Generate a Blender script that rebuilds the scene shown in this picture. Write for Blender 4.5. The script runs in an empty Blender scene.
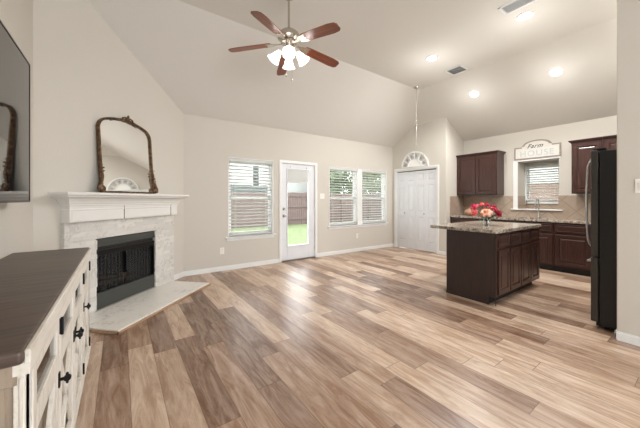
import bpy, bmesh, math, random
from mathutils import Vector, Matrix
C = bpy.context.scene.collection
SC = bpy.context.scene
PI = math.pi
random.seed(7)

# ------------------------------------------------------------------ camera
cam = bpy.data.cameras.new('camera'); camo = bpy.data.objects.new('camera', cam); C.objects.link(camo)
camo.location = (0, 0, 1.28); camo.rotation_euler = (PI/2, 0, -math.radians(35.436))
cam.sensor_width = 36; cam.lens = 36*280.9/640; cam.shift_y = -14.3/640
cam.clip_start = 0.05; cam.clip_end = 200
SC.camera = camo
# ------------------------------------------------------------------ world, exposure
SC.view_settings.view_transform = 'Standard'; SC.view_settings.look = 'None'
SC.view_settings.exposure = 0.42; SC.view_settings.gamma = 1; SC.view_settings.use_curve_mapping = False
w = bpy.data.worlds.new('world'); SC.world = w; w.use_nodes = True
wn = w.node_tree.nodes; bg = wn['Background']
bg.inputs[0].default_value = (0.93, 0.97, 1.0, 1); bg.inputs[1].default_value = 6.0
# ------------------------------------------------------------------ added fill light behind the camera
def area(name, loc, rot, sx, sy, power, col=(1, 1, 1)):
    l = bpy.data.lights.new(name, 'AREA'); l.shape = 'RECTANGLE'; l.size = sx; l.size_y = sy
    l.energy = power; l.color = col
    o = bpy.data.objects.new(name, l); C.objects.link(o); o.location = loc; o.rotation_euler = rot
    return o
area('added_rear_fill', (1.55, -3.12, 1.45), (PI/2+.75, 0, 0), 3.4, 1.9, 14, (1.0, 0.98, 0.96))  # unseen fill, tilted up to lift the ceiling and upper walls
SPOT_W = 18.5      # recessed lamps, downward beam
GLOW_W = 3.6      # recessed lamps, wide stray light
FAN_W = 4.0        # each of the fan's lamps
LAMP_COL = (1.0, 0.985, 0.965)

# ------------------------------------------------------------------ materials
def srgb(r, g, b):
    f = lambda c: (c/255/12.92) if c/255 <= .04045 else ((c/255+.055)/1.055)**2.4
    return (f(r), f(g), f(b), 1)
class NT:
    def __init__(s, name):
        s.m = bpy.data.materials.new(name); s.m.use_nodes = True; s.t = s.m.node_tree
        s.b = s.t.nodes['Principled BSDF']; s.out = s.t.nodes['Material Output']
    def n(s, typ, **kw):
        nd = s.t.nodes.new(typ)
        for k, v in kw.items():
            if k.startswith('i_'):
                key = k[2:]; key = int(key) if key.isdigit() else key
                nd.inputs[key].default_value = v
            else: setattr(nd, k, v)
        return nd
    def l(s, a, b): s.t.links.new(a, b)
    def obj(s): return s.n('ShaderNodeTexCoord').outputs['Object']
    def math(s, op, a, b=None):
        nd = s.n('ShaderNodeMath', operation=op)
        for i, v in enumerate((a, b)):
            if v is None: continue
            if isinstance(v, (int, float)): nd.inputs[i].default_value = v
            else: s.l(v, nd.inputs[i])
        return nd.outputs[0]
    def noise(s, vec, scale, detail=4, rough=.55, dist=0):
        nd = s.n('ShaderNodeTexNoise'); nd.inputs['Scale'].default_value = scale; nd.inputs['Detail'].default_value = detail
        nd.inputs['Roughness'].default_value = rough; nd.inputs['Distortion'].default_value = dist
        if vec is not None: s.l(vec, nd.inputs['Vector'])
        return nd.outputs['Fac']
    def ramp(s, fac, stops, interp='LINEAR'):
        nd = s.n('ShaderNodeValToRGB'); cr = nd.color_ramp; cr.interpolation = interp
        while len(cr.elements) < len(stops): cr.elements.new(.5)
        for e, (p, c) in zip(cr.elements, stops): e.position = p; e.color = c
        s.l(fac, nd.inputs[0]); return nd.outputs[0]
    def mix(s, fac, a, b, blend='MIX'):
        nd = s.n('ShaderNodeMix', data_type='RGBA', blend_type=blend)
        for i, v in ((0, fac), (6, a), (7, b)):
            if isinstance(v, (int, float)): nd.inputs[i].default_value = v
            elif isinstance(v, tuple): nd.inputs[i].default_value = v
            else: s.l(v, nd.inputs[i])
        return nd.outputs[2]
    def mapping(s, vec, scale=(1, 1, 1), rot=(0, 0, 0), loc=(0, 0, 0)):
        nd = s.n('ShaderNodeMapping'); nd.inputs['Scale'].default_value = scale
        nd.inputs['Rotation'].default_value = rot; nd.inputs['Location'].default_value = loc
        s.l(vec, nd.inputs[0]); return nd.outputs[0]
    def bump(s, h, strength=.2, dist=.01):
        nd = s.n('ShaderNodeBump'); nd.inputs['Strength'].default_value = strength; nd.inputs['Distance'].default_value = dist
        s.l(h, nd.inputs['Height']); s.l(nd.outputs[0], s.b.inputs['Normal'])
    def set(s, col=None, rough=.5, metal=0, spec=None, **kw):
        if col is not None:
            if isinstance(col, tuple): s.b.inputs['Base Color'].default_value = col
            else: s.l(col, s.b.inputs['Base Color'])
        s.b.inputs['Roughness'].default_value = rough; s.b.inputs['Metallic'].default_value = metal
        if spec is not None: s.b.inputs['Specular IOR Level'].default_value = spec
        for k, v in kw.items(): s.b.inputs[k.replace('_', ' ')].default_value = v
        return s
def plain(name, col, rough=.5, metal=0, var=.06, vscale=6, bump=0, bscale=200, **kw):
    t = NT(name); n = t.noise(t.obj(), vscale, 3)
    lo = tuple(c*(1-var) for c in col[:3])+(1,); hi = tuple(min(1, c*(1+var)) for c in col[:3])+(1,)
    t.set(t.ramp(n, [(.3, lo), (.7, hi)]), rough, metal, **kw)
    if bump: t.bump(t.noise(t.obj(), bscale, 2), bump, .002)
    return t.m
def wood(name, c1, c2, axis, rough=.4, scale=1.0, spec=.5):
    """stretched grain along an object axis"""
    t = NT(name); sc = [22*scale]*3; sc[axis] = 1.6*scale
    v = t.mapping(t.obj(), tuple(sc))
    n = t.noise(v, 2.2, 8, .65, .6)
    t.set(t.ramp(n, [(.3, c1), (.72, c2)]), rough, spec=spec); t.bump(n, .12, .004)
    return t.m
M = {}
def wall_mat(name, col):
    t = NT(name); o = t.obj()
    t.set(col, .92, spec=.2); h = t.noise(o, 55, 3, .6); t.bump(h, .35, .004); return t.m
M['wall'] = wall_mat('wall_paint', srgb(206, 201, 192))
M['ceiling'] = wall_mat('ceiling_paint', srgb(218, 215, 209))
M['white'] = plain('white_trim_paint', srgb(232, 233, 232), .38, var=.02)
M['white_satin'] = plain('white_door_paint', srgb(226, 228, 232), .42, var=.02)
M['mantel'] = plain('mantel_paint', srgb(226, 224, 220), .45, var=.02)
M['outlet'] = plain('ivory_plastic', srgb(240, 238, 232), .35, var=.01)
t_ = NT('blind_vinyl'); t_.set(srgb(230, 231, 228), .5); tl_ = t_.n('ShaderNodeBsdfTranslucent'); tl_.inputs[0].default_value = srgb(226, 228, 224); mx_ = t_.n('ShaderNodeMixShader'); mx_.inputs[0].default_value = .22; t_.l(t_.b.outputs[0], mx_.inputs[1]); t_.l(tl_.outputs[0], mx_.inputs[2]); t_.l(mx_.outputs[0], t_.out.inputs[0]); M['blind'] = t_.m
M['blind_solid'] = plain('blind_vinyl', srgb(228, 230, 226), .5, var=.02)
M['cab_v'] = wood('espresso_wood_upright', srgb(42, 26, 22), srgb(80, 52, 45), 2, .28)
M['cab_h'] = wood('espresso_wood_level', srgb(38, 22, 19), srgb(74, 45, 39), 0, .33)
M['cab_side'] = wood('espresso_side_veneer', srgb(42, 31, 28), srgb(58, 43, 39), 2, .42)
M['toe'] = plain('toe_kick_dark', srgb(30, 24, 22), .6)
M['steel'] = plain('brushed_steel', srgb(190, 190, 190), .28, 1, var=.04, vscale=40)
M['chrome'] = plain('chrome', srgb(210, 210, 212), .12, 1, var=.01)
M['nickel'] = plain('brushed_nickel', srgb(196, 190, 180), .25, 1, var=.03)
M['black_iron'] = plain('black_iron', srgb(26, 25, 25), .45, .6)
M['fridge_side'] = plain('black_enamel', srgb(15, 17, 20), .45, var=.1, bump=.15, bscale=300)
M['fridge_door'] = plain('dark_steel', srgb(74, 72, 70), .36, .55, var=.05, vscale=30)
M['rubber'] = plain('black_gasket', srgb(14, 14, 14), .8)
M['firegrey'] = plain('grey_green_enamel', srgb(70, 72, 69), .42, .2, var=.05)
M['fireblack'] = plain('firebox_soot', srgb(26, 25, 24), .85, var=.3)
M['screen'] = plain('mesh_curtain', srgb(34, 34, 34), .5, .4, var=.3, vscale=90)
M['log'] = plain('charred_log', srgb(92, 78, 66), .9, var=.5, vscale=30, bump=.6, bscale=50)
M['tv_glass'] = NT('tv_glass').set((.006, .006, .007, 1), .03, IOR=1.75).m
M['tv_frame'] = plain('tv_dark_bezel', srgb(38, 34, 32), .35, .6)
M['mirror'] = NT('silvered_glass').set((.93, .94, .93, 1), .015, 1).m
M['black_gloss'] = plain('black_letters', srgb(30, 30, 32), .5)
M['pale_blue'] = plain('pale_blue_letters', srgb(184, 193, 197), .6)
M['taupe'] = plain('taupe_frame_paint', srgb(148, 138, 128), .6, var=.15, vscale=30)
M['sign_board'] = plain('whitewashed_board', srgb(216, 213, 206), .7, var=.05, vscale=20)
M['cement'] = plain('threshold_metal', srgb(130, 122, 112), .4, .7)

def mk_emit(name, col, st):
    t = NT(name); t.set(col, .4); t.b.inputs['Emission Color'].default_value = col; t.b.inputs['Emission Strength'].default_value = st
    return t.m
M['led'] = mk_emit('led_lens', (1, .96, .9, 1), 14)
M['lampglass'] = mk_emit('lit_frosted_glass', (1, .97, .93, 1), 1.6)
t_ = NT('lit_frosted_glass'); t_.set((1, .97, .93, 1), .4); t_.b.inputs['Emission Color'].default_value = (1, .97, .93, 1); t_.b.inputs['Emission Strength'].default_value = 1.2
tr_ = t_.n('ShaderNodeBsdfTransparent'); mx_ = t_.n('ShaderNodeMixShader'); mx_.inputs[0].default_value = .55; t_.l(tr_.outputs[0], mx_.inputs[2]); t_.l(t_.b.outputs[0], mx_.inputs[1]); t_.l(mx_.outputs[0], t_.out.inputs[0]); M['lampglass'] = t_.m
M['bulb'] = mk_emit('lit_bulb', (1, .93, .82, 1), 5)

def mk_glass(name, tint=(1, 1, 1, 1), refl=.5):
    t = NT(name); t.t.nodes.remove(t.b)
    tr = t.n('ShaderNodeBsdfTransparent'); tr.inputs[0].default_value = tint
    gl = t.n('ShaderNodeBsdfGlossy'); gl.inputs['Roughness'].default_value = .02
    fr = t.n('ShaderNodeFresnel'); fr.inputs[0].default_value = 1.45
    mx = t.n('ShaderNodeMixShader'); t.l(t.math('MULTIPLY', fr.outputs[0], refl), mx.inputs[0])
    t.l(tr.outputs[0], mx.inputs[1]); t.l(gl.outputs[0], mx.inputs[2]); t.l(mx.outputs[0], t.out.inputs[0])
    return t.m
M['pane'] = mk_glass('window_glass')
M['insect'] = mk_glass('screened_glass', (.72, .74, .74, 1), .4)
M['cabglass'] = mk_glass('console_glass', (.66, .63, .6, 1), 1.0)
def mk_clear(name):
    t = NT(name); t.set((.95, .97, .96, 1), .02, Transmission_Weight=1.0, IOR=1.45); return t.m
M['clear'] = mk_clear('clear_glass')

def mk_floor():
    t = NT('plank_floor'); o = t.obj()
    sx = t.n('ShaderNodeSeparateXYZ'); t.l(o, sx.inputs[0]); X, Y = sx.outputs[0], sx.outputs[1]
    W, L = .176, 1.22
    u = t.math('DIVIDE', t.math('ADD', X, 10-.022), W); row = t.math('FLOOR', u); fu = t.math('FRACT', u)
    wn1 = t.n('ShaderNodeTexWhiteNoise', noise_dimensions='1D'); t.l(row, wn1.inputs['W'])
    v = t.math('ADD', t.math('DIVIDE', t.math('ADD', Y, 20), L), t.math('MULTIPLY', wn1.outputs[0], 7.3))
    colm = t.math('FLOOR', v); fv = t.math('FRACT', v)
    cb = t.n('ShaderNodeCombineXYZ'); t.l(row, cb.inputs[0]); t.l(colm, cb.inputs[1])
    wn2 = t.n('ShaderNodeTexWhiteNoise', noise_dimensions='3D'); t.l(cb.outputs[0], wn2.inputs['Vector'])
    r = wn2.outputs[0]
    # grain
    cg = t.n('ShaderNodeCombineXYZ')
    t.l(t.math('MULTIPLY', X, 11), cg.inputs[0]); t.l(t.math('MULTIPLY', Y, 1.5), cg.inputs[1]); t.l(t.math('MULTIPLY', r, 47), cg.inputs[2])
    g = t.noise(cg.outputs[0], 1.6, 9, .68, .9)
    cg2 = t.n('ShaderNodeCombineXYZ')
    t.l(t.math('MULTIPLY', X, 60), cg2.inputs[0]); t.l(t.math('MULTIPLY', Y, 3), cg2.inputs[1]); t.l(t.math('MULTIPLY', r, 13), cg2.inputs[2])
    g2 = t.noise(cg2.outputs[0], 2.0, 5, .6, .3)
    base = t.ramp(r, [(0, srgb(112, 79, 57)), (.18, srgb(138, 104, 80)), (.38, srgb(168, 137, 113)), (.6, srgb(190, 164, 141)), (.85, srgb(207, 183, 161)), (1, srgb(217, 198, 179))])
    dark = t.mix(1.0, base, srgb(216, 203, 192), 'MULTIPLY')
    lite = t.mix(.22, base, srgb(236, 222, 206))
    c = t.mix(t.ramp(g, [(.38, (0, 0, 0, 1)), (.62, (1, 1, 1, 1))]), dark, lite)
    c = t.mix(t.ramp(g2, [(.35, (.25, .25, .25, 1)), (.6, (0, 0, 0, 1))]), c, dark)
    cg3 = t.n('ShaderNodeCombineXYZ')
    t.l(t.math('MULTIPLY', X, 7), cg3.inputs[0]); t.l(t.math('MULTIPLY', Y, 2.6), cg3.inputs[1]); t.l(t.math('MULTIPLY', r, 31), cg3.inputs[2])
    g3 = t.noise(cg3.outputs[0], 1.3, 4, .6, 1.5)
    c = t.mix(t.ramp(g3, [(.62, (0, 0, 0, 1)), (.76, (.5, .5, .5, 1))]), c, srgb(118, 86, 64))
    # seams
    eu = t.math('MINIMUM', fu, t.math('SUBTRACT', 1, fu)); ev = t.math('MINIMUM', fv, t.math('SUBTRACT', 1, fv))
    su = t.math('LESS_THAN', eu, .010); sv = t.math('LESS_THAN', ev, .0018)
    seam = t.math('MAXIMUM', su, sv)
    c = t.mix(t.math('MULTIPLY', seam, .7), c, srgb(88, 66, 52))
    t.set(c, .3, spec=.5)
    t.l(t.math('ADD', .25, t.math('MULTIPLY', g, .14)), t.b.inputs['Roughness'])
    t.bump(t.math('SUBTRACT', t.math('MULTIPLY', g2, .25), seam), .25, .0016)
    return t.m
M['floor'] = mk_floor()

def mk_granite():
    t = NT('granite'); o = t.obj()
    n1 = t.noise(o, 26, 6, .7, .6); n2 = t.noise(o, 70, 3, .6); n3 = t.noise(o, 9, 4, .6, 1)
    c = t.ramp(n1, [(.34, srgb(58, 50, 46)), (.44, srgb(128, 116, 104)), (.52, srgb(182, 171, 156)), (.66, srgb(206, 199, 186)), (.78, srgb(150, 132, 112))])
    c = t.mix(t.ramp(n2, [(.60, (0, 0, 0, 1)), (.66, (1, 1, 1, 1))]), c, srgb(52, 46, 44))
    c = t.mix(t.ramp(n3, [(.35, (.5, .5, .5, 1)), (.6, (0, 0, 0, 1))]), c, srgb(120, 108, 98))
    t.set(c, .16, spec=.5); return t.m
M['granite'] = mk_granite()

def mk_stone():
    t = NT('white_ledger_stone'); o = t.mapping(t.obj(), rot=(PI/2, 0, 0))
    br = t.n('ShaderNodeTexBrick'); t.l(o, br.inputs[0]); br.inputs['Scale'].default_value = 1
    br.inputs['Brick Width'].default_value = .26; br.inputs['Row Height'].default_value = .052; br.inputs['Mortar Size'].default_value = .0022
    br.inputs['Color1'].default_value = srgb(222, 219, 213); br.inputs['Color2'].default_value = srgb(206, 203, 198); br.inputs['Mortar'].default_value = srgb(204, 200, 195)
    br.inputs['Mortar Smooth'].default_value = .8
    n = t.noise(t.obj(), 9, 7, .7, 1.4); n2 = t.noise(t.obj(), 60, 4, .7)
    c = t.mix(t.ramp(n, [(.52, (0, 0, 0, 1)), (.62, (.7, .7, .7, 1)), (.68, (.1, .1, .1, 1))]), br.outputs['Color'], srgb(184, 180, 175))
    t.set(c, .6)
    t.bump(t.math('ADD', t.math('SUBTRACT', t.math('MULTIPLY', n2, .7), br.outputs['Fac']), t.math('MULTIPLY', n, .8)), .35, .005)
    return t.m
M['stone'] = mk_stone()
def mk_marble():
    t = NT('white_marble'); o = t.mapping(t.obj(), (1, 2.2, 1), (0, 0, .7))
    n = t.noise(o, 3.2, 8, .62, 1.6)
    v = t.ramp(n, [(.478, (0, 0, 0, 1)), (.5, (1, 1, 1, 1)), (.522, (0, 0, 0, 1))])
    n2 = t.noise(t.obj(), 2.5, 3)
    k = t.math('MULTIPLY', v, t.ramp(n2, [(.45, (0, 0, 0, 1)), (.65, (.8, .8, .8, 1))]))
    t.set(t.mix(k, srgb(233, 229, 222), srgb(146, 136, 126)), .3); return t.m
M['marble'] = mk_marble()
M['trimwood'] = wood('tan_edge_wood', srgb(150, 118, 92), srgb(186, 154, 126), 0, .45)
def mk_tile(name, rot):
    t = NT(name)
    o = t.mapping(t.mapping(t.obj(), rot=rot), rot=(0, 0, PI/4))
    br = t.n('ShaderNodeTexBrick', offset=0.0); t.l(o, br.inputs[0]); br.inputs['Scale'].default_value = 1
    br.inputs['Brick Width'].default_value = .30; br.inputs['Row Height'].default_value = .30; br.inputs['Mortar Size'].default_value = .0045
    br.inputs['Color1'].default_value = srgb(166, 149, 133); br.inputs['Color2'].default_value = srgb(178, 162, 146); br.inputs['Mortar'].default_value = srgb(136, 114, 98)
    n = t.noise(t.obj(), 14, 6, .7, .5)
    c = t.mix(t.ramp(n, [(.4, (0, 0, 0, 1)), (.7, (.6, .6, .6, 1))]), br.outputs['Color'], srgb(158, 136, 118))
    t.set(c, .38); t.bump(t.math('SUBTRACT', 1, br.outputs['Fac']), .4, .003); return t.m
M['tile_x'] = mk_tile('diagonal_tile_kitchen', (0, PI/2, 0))
M['tile_y'] = mk_tile('diagonal_tile_side', (PI/2, 0, 0))
M['console_top'] = wood('weathered_brown_top', srgb(58, 46, 39), srgb(104, 87, 76), 1, .42, .9)
def mk_white_wood(name, axis, a=srgb(224, 219, 210), b=srgb(208, 199, 187)):
    t = NT(name); sc = [26]*3; sc[axis] = 2.0
    n = t.noise(t.mapping(t.obj(), tuple(sc)), 1.8, 8, .7, .4); n2 = t.noise(t.obj(), 5, 3)
    c = t.ramp(n, [(.36, b), (.52, a)])
    t.set(c, .6); t.bump(n, .15, .003); return t.m
M['ww_z'] = mk_white_wood('whitewashed_wood_upright', 2)
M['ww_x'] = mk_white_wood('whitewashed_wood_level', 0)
M['taupe_wood'] = mk_white_wood('taupe_panel_wood', 2, srgb(158, 142, 125), srgb(132, 117, 102))
def mk_gilt():
    t = NT('antique_gilt'); n = t.noise(t.obj(), 28, 5, .6)
    t.set(t.ramp(n, [(.35, srgb(60, 44, 33)), (.55, srgb(110, 86, 63)), (.78, srgb(160, 132, 100))]), .42, .65)
    t.bump(t.noise(t.obj(), 90, 3), .3, .003); return t.m
M['gilt'] = mk_gilt()
M['blade'] = wood('cherry_blade', srgb(74, 34, 22), srgb(150, 80, 52), 0, .34, .8)
M['fence'] = wood('fence_board', srgb(72, 58, 55), srgb(112, 97, 92), 2, .85)
M['grass'] = plain('lawn', srgb(86, 98, 60), .9, var=.3, vscale=9, bump=.6, bscale=60)
M['leafg'] = plain('leaf_green', srgb(74, 92, 60), .6, var=.45, vscale=3)
M['leafg2'] = plain('leaf_pale_green', srgb(98, 116, 74), .6, var=.4, vscale=3)
M['bark'] = plain('bark', srgb(92, 78, 66), .9, var=.3)
M['siding'] = plain('neighbour_siding', srgb(160, 161, 158), .8, var=.03)
M['roof'] = plain('neighbour_roof', srgb(76, 84, 84), .9, var=.15)
M['darkwin'] = plain('neighbour_window', srgb(46, 54, 54), .2)
M['brickn'] = plain('neighbour_brick', srgb(122, 98, 88), .9, var=.25, vscale=20)
M['crimson'] = plain('crimson_petal', srgb(188, 10, 62), .55, var=.3, vscale=30)
M['pink'] = plain('pink_petal', srgb(206, 30, 78), .55, var=.3, vscale=30)
M['peach'] = plain('peach_petal', srgb(240, 176, 148), .55, var=.15, vscale=30)
M['coral'] = plain('coral_petal', srgb(222, 96, 96), .55, var=.2, vscale=30)
M['stem'] = plain('stem_green', srgb(62, 84, 44), .6, var=.3)
M['teal'] = plain('teal_leaf', srgb(140, 172, 168), .6, var=.15)
M['tan_ceramic'] = plain('tan_ceramic', srgb(186, 146, 118), .4, var=.12, vscale=15)

# ------------------------------------------------------------------ mesh helpers
class MB:
    def __init__(s, xf=None): s.bm = bmesh.new(); s.xf = xf or Matrix.Identity(4)
    def _add(s, bm2, mat=None):
        m = s.xf @ mat if mat is not None else s.xf
        bmesh.ops.transform(bm2, matrix=m, verts=bm2.verts)
        me = bpy.data.meshes.new('tmp'); bm2.to_mesh(me); bm2.free(); s.bm.from_mesh(me); bpy.data.meshes.remove(me)
        return s
    def box(s, x0, x1, y0, y1, z0, z1, bev=0, seg=1, mat=None):
        b = bmesh.new(); bmesh.ops.create_cube(b, size=1)
        for v in b.verts: v.co = Vector(((x0+x1)/2+v.co.x*(x1-x0), (y0+y1)/2+v.co.y*(y1-y0), (z0+z1)/2+v.co.z*(z1-z0)))
        if bev: bmesh.ops.bevel(b, geom=list(b.edges), offset=bev, segments=seg, affect='EDGES', profile=.5)
        return s._add(b, mat)
    def prism(s, pts, h0, h1, mat=None, bev=0):
        """polygon in local XY extruded along Z from h0 to h1"""
        b = bmesh.new(); lo = [b.verts.new((x, y, h0)) for x, y in pts]; hi = [b.verts.new((x, y, h1)) for x, y in pts]
        n = len(pts); b.faces.new(lo[::-1]); b.faces.new(hi)
        for i in range(n): b.faces.new((lo[i], lo[(i+1) % n], hi[(i+1) % n], hi[i]))
        bmesh.ops.recalc_face_normals(b, faces=b.faces)
        if bev: bmesh.ops.bevel(b, geom=[e for e in b.edges], offset=bev, segments=2, affect='EDGES')
        return s._add(b, mat)
    def cyl(s, p0, p1, r0, r1=None, n=16, caps=True):
        r1 = r0 if r1 is None else r1; p0 = Vector(p0); p1 = Vector(p1); d = p1-p0
        b = bmesh.new(); bmesh.ops.create_cone(b, cap_ends=caps, segments=n, radius1=r0, radius2=r1, depth=d.length)
        q = Vector((0, 0, 1)).rotation_difference(d.normalized()).to_matrix().to_4x4()
        return s._add(b, Matrix.Translation((p0+p1)/2) @ q)
    def ball(s, c, r, sx=1, sy=1, sz=1, n=12):
        b = bmesh.new(); bmesh.ops.create_uvsphere(b, u_segments=n, v_segments=max(6, n*2//3), radius=r)
        return s._add(b, Matrix.Translation(c) @ Matrix.Diagonal((sx, sy, sz, 1)))
    def lathe(s, prof, c=(0, 0, 0), n=24, mat=None):
        b = bmesh.new(); rings = []
        for r, z in prof:
            rings.append([b.verts.new((r*math.cos(2*PI*i/n), r*math.sin(2*PI*i/n), z)) for i in range(n)])
        for a, c2 in zip(rings, rings[1:]):
            for i in range(n): b.faces.new((a[i], a[(i+1) % n], c2[(i+1) % n], c2[i]))
        for rg in (rings[0], rings[-1]):
            try: b.faces.new(rg)
            except Exception: pass
        bmesh.ops.remove_doubles(b, verts=b.verts, dist=1e-6); bmesh.ops.recalc_face_normals(b, faces=b.faces)
        m = Matrix.Translation(c)
        return s._add(b, m @ mat if mat is not None else m)
    def shell(s, prof, c=(0, 0, 0), n=24, mat=None, thick=.003, wave=0, lobes=6):
        """open lathe with thickness"""
        out = prof; inn = [(max(r-thick, .001), z) for r, z in prof[::-1]]
        b = bmesh.new(); rings = []
        for k, (r, z) in enumerate(out+inn):
            kk = k if k < len(out) else len(out)+len(inn)-1-k
            f = wave*(kk/(len(out)-1))**2
            rings.append([b.verts.new((r*(1+f*math.cos(lobes*2*PI*i/n))*math.cos(2*PI*i/n), r*(1+f*math.cos(lobes*2*PI*i/n))*math.sin(2*PI*i/n), z)) for i in range(n)])
        rings.append(rings[0])
        for a, c2 in zip(rings, rings[1:]):
            for i in range(n): b.faces.new((a[i], a[(i+1) % n], c2[(i+1) % n], c2[i]))
        bmesh.ops.recalc_face_normals(b, faces=b.faces)
        m = Matrix.Translation(c); return s._add(b, m @ mat if mat is not None else m)
    def tube(s, pts, r, n=8, radii=None):
        pts = [Vector(p) for p in pts]; b = bmesh.new(); rings = []
        up = Vector((0, 0, 1)); prev = None
        for i, p in enumerate(pts):
            d = (pts[min(i+1, len(pts)-1)]-pts[max(i-1, 0)]).normalized()
            if prev is None:
                a = d.orthogonal().normalized()
            else: a = (prev-d*prev.dot(d)).normalized()
            prev = a; c = d.cross(a); rr = radii[i] if radii else r
            rings.append([b.verts.new(p+(a*math.cos(2*PI*k/n)+c*math.sin(2*PI*k/n))*rr) for k in range(n)])
        for a, c in zip(rings, rings[1:]):
            for i in range(n): b.faces.new((a[i], a[(i+1) % n], c[(i+1) % n], c[i]))
        b.faces.new(rings[0][::-1]); b.faces.new(rings[-1]); bmesh.ops.recalc_face_normals(b, faces=b.faces)
        return s._add(b)
    def sweep(s, path, prof, closed=False):
        """path: list of (x,z) in local XZ plane; prof: list of (outward offset, y)"""
        b = bmesh.new(); rings = []; N = len(path)
        for i in range(N):
            if closed: a, c = path[i-1], path[(i+1) % N]
            else: a, c = path[max(i-1, 0)], path[min(i+1, N-1)]
            tx, tz = c[0]-a[0], c[1]-a[1]; L = math.hypot(tx, tz) or 1; nx, nz = -tz/L, tx/L
            rings.append([b.verts.new((path[i][0]+nx*o, y, path[i][1]+nz*o)) for o, y in prof])
        P = len(prof); rr = rings+[rings[0]] if closed else rings
        for a, c in zip(rr, rr[1:]):
            for k in range(P): b.faces.new((a[k], a[(k+1) % P], c[(k+1) % P], c[k]))
        if not closed: b.faces.new(rings[0]); b.faces.new(rings[-1][::-1])
        bmesh.ops.recalc_face_normals(b, faces=b.faces); return s._add(b)
    def panel(s, x0, x1, z0, z1, yb, prof):
        """a slab whose back is at y=yb and whose front (towards -y) follows nested rings (inset, y)"""
        b = bmesh.new(); rings = []
        for ins, y in [(0, yb)]+prof:
            rings.append([b.verts.new(p) for p in ((x0+ins, y, z0+ins), (x1-ins, y, z0+ins), (x1-ins, y, z1-ins), (x0+ins, y, z1-ins))])
        b.faces.new(rings[0])
        for a, c in zip(rings, rings[1:]):
            for i in range(4): b.faces.new((a[i], a[(i+1) % 4], c[(i+1) % 4], c[i]))
        b.faces.new(rings[-1]); bmesh.ops.recalc_face_normals(b, faces=b.faces); return s._add(b)
    def build(s, name, mat, parent=None, smooth=False, loc=None, rz=0):
        me = bpy.data.meshes.new(name); s.bm.to_mesh(me); s.bm.free()
        if smooth:
            for p in me.polygons: p.use_smooth = True
            try: me.set_sharp_from_angle(angle=math.radians(40))
            except Exception: pass
        me.materials.append(mat); o = bpy.data.objects.new(name, me); C.objects.link(o)
        if parent: o.parent = parent
        if loc: o.location = loc
        if rz: o.rotation_euler = (0, 0, rz)
        return o
def tag(o, label, cat, group=None, kind=None):
    o['label'] = label; o['category'] = cat
    if group: o['group'] = group
    if kind: o['kind'] = kind
    return o
def thing(name, label, cat, loc=(0, 0, 0), rz=0, group=None):
    o = bpy.data.objects.new(name, None); C.objects.link(o); o.location = loc; o.rotation_euler = (0, 0, rz); o.empty_display_size = .1
    return tag(o, label, cat, group)
def struct(o): o['kind'] = 'structure'; return o
def copy_tree(root, loc=None, label=None, rz=None):
    r = root.copy(); C.objects.link(r)
    if loc: r.location = loc
    if label: r['label'] = label
    if rz is not None: r.rotation_euler = (0, 0, rz)
    for ch in list(root.children):
        c = ch.copy(); C.objects.link(c); c.parent = r
        for g in ch.children:
            d = g.copy(); C.objects.link(d); d.parent = c
    return r

# ------------------------------------------------------------------ room numbers (metres)
YB, XP, YS, XK = 5.141, 6.11, 3.588, 6.905
XL, YD = -.652, 3.63            # left wall; where the diagonal wall leaves it
CX, CY = .859, 5.141            # right end of the diagonal wall
ZT, H, YA, XB = 2.719, 3.655, 3.71, 5.284
XS = 3.70                       # stub wall by the refrigerator
YR = -3.0
DR = math.radians(225)
def D(t, o, z=0): return (CX-(t-o)*.70710678, CY-(t+o)*.70710678, z)
def wall_boxes(mb, u0, u1, z0, z1, holes, put):
    us = sorted({u0, u1, *[h[0] for h in holes], *[h[1] for h in holes]})
    for a, b in zip(us, us[1:]):
        m = (a+b)/2; hs = sorted([h for h in holes if h[0] < m < h[1]], key=lambda h: h[2]); z = z0
        for h in hs:
            if h[2] > z: put(mb, a, b, z, h[2])
            z = h[3]
        if z < z1: put(mb, a, b, z, z1)

# ------------------------------------------------------------------ shell
struct(MB().box(-1.0, 7.2, YR-.15, YB+.02, -.08, 0).build('floor', M['floor']))
mb = MB(); T = .12
def slab(poly):
    b = bmesh.new(); lo = [b.verts.new(p) for p in poly]; hi = [b.verts.new((p[0], p[1], p[2]+T)) for p in poly]; n = len(poly)
    b.faces.new(lo); b.faces.new(hi)
    for i in range(n): b.faces.new((lo[i], lo[(i+1) % n], hi[(i+1) % n], hi[i]))
    bmesh.ops.recalc_face_normals(b, faces=b.faces); mb._add(b)
XE, YE = 7.088, 5.30; sA = (H-ZT)/(YB-YA); sB = (H-ZT)/(XK-XB); ze = H-sB*(XE-XB); YE = YA+(H-ze)/sA
slab([(-.9, YR-.15, H), (XB, YR-.15, H), (XB, YA, H), (-.9, YA, H)])
slab([(-.9, YA, H), (XB, YA, H), (XE, YE, ze), (-.9, YE, ze)])
slab([(XB, YR-.15, H), (XE, YR-.15, ze), (XE, YE, ze), (XB, YA, H)])
struct(mb.build('ceiling', M['ceiling']))
HT = 3.7
# back wall with windows and door
W1 = (1.615, 2.495, .60, 2.05); W2 = (3.925, 4.805, .665, 2.045); W3 = (4.955, 5.845, .665, 2.045); DO = (2.68, 3.53, 0, 2.045)
mb = MB(); wall_boxes(mb, .60, XP+.12, 0, 2.78, [W1, W2, W3, DO], lambda m, a, b, c, d: m.box(a, b, YB, YB+.14, c, d))
struct(mb.build('wall_back', M['wall']))
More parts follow.
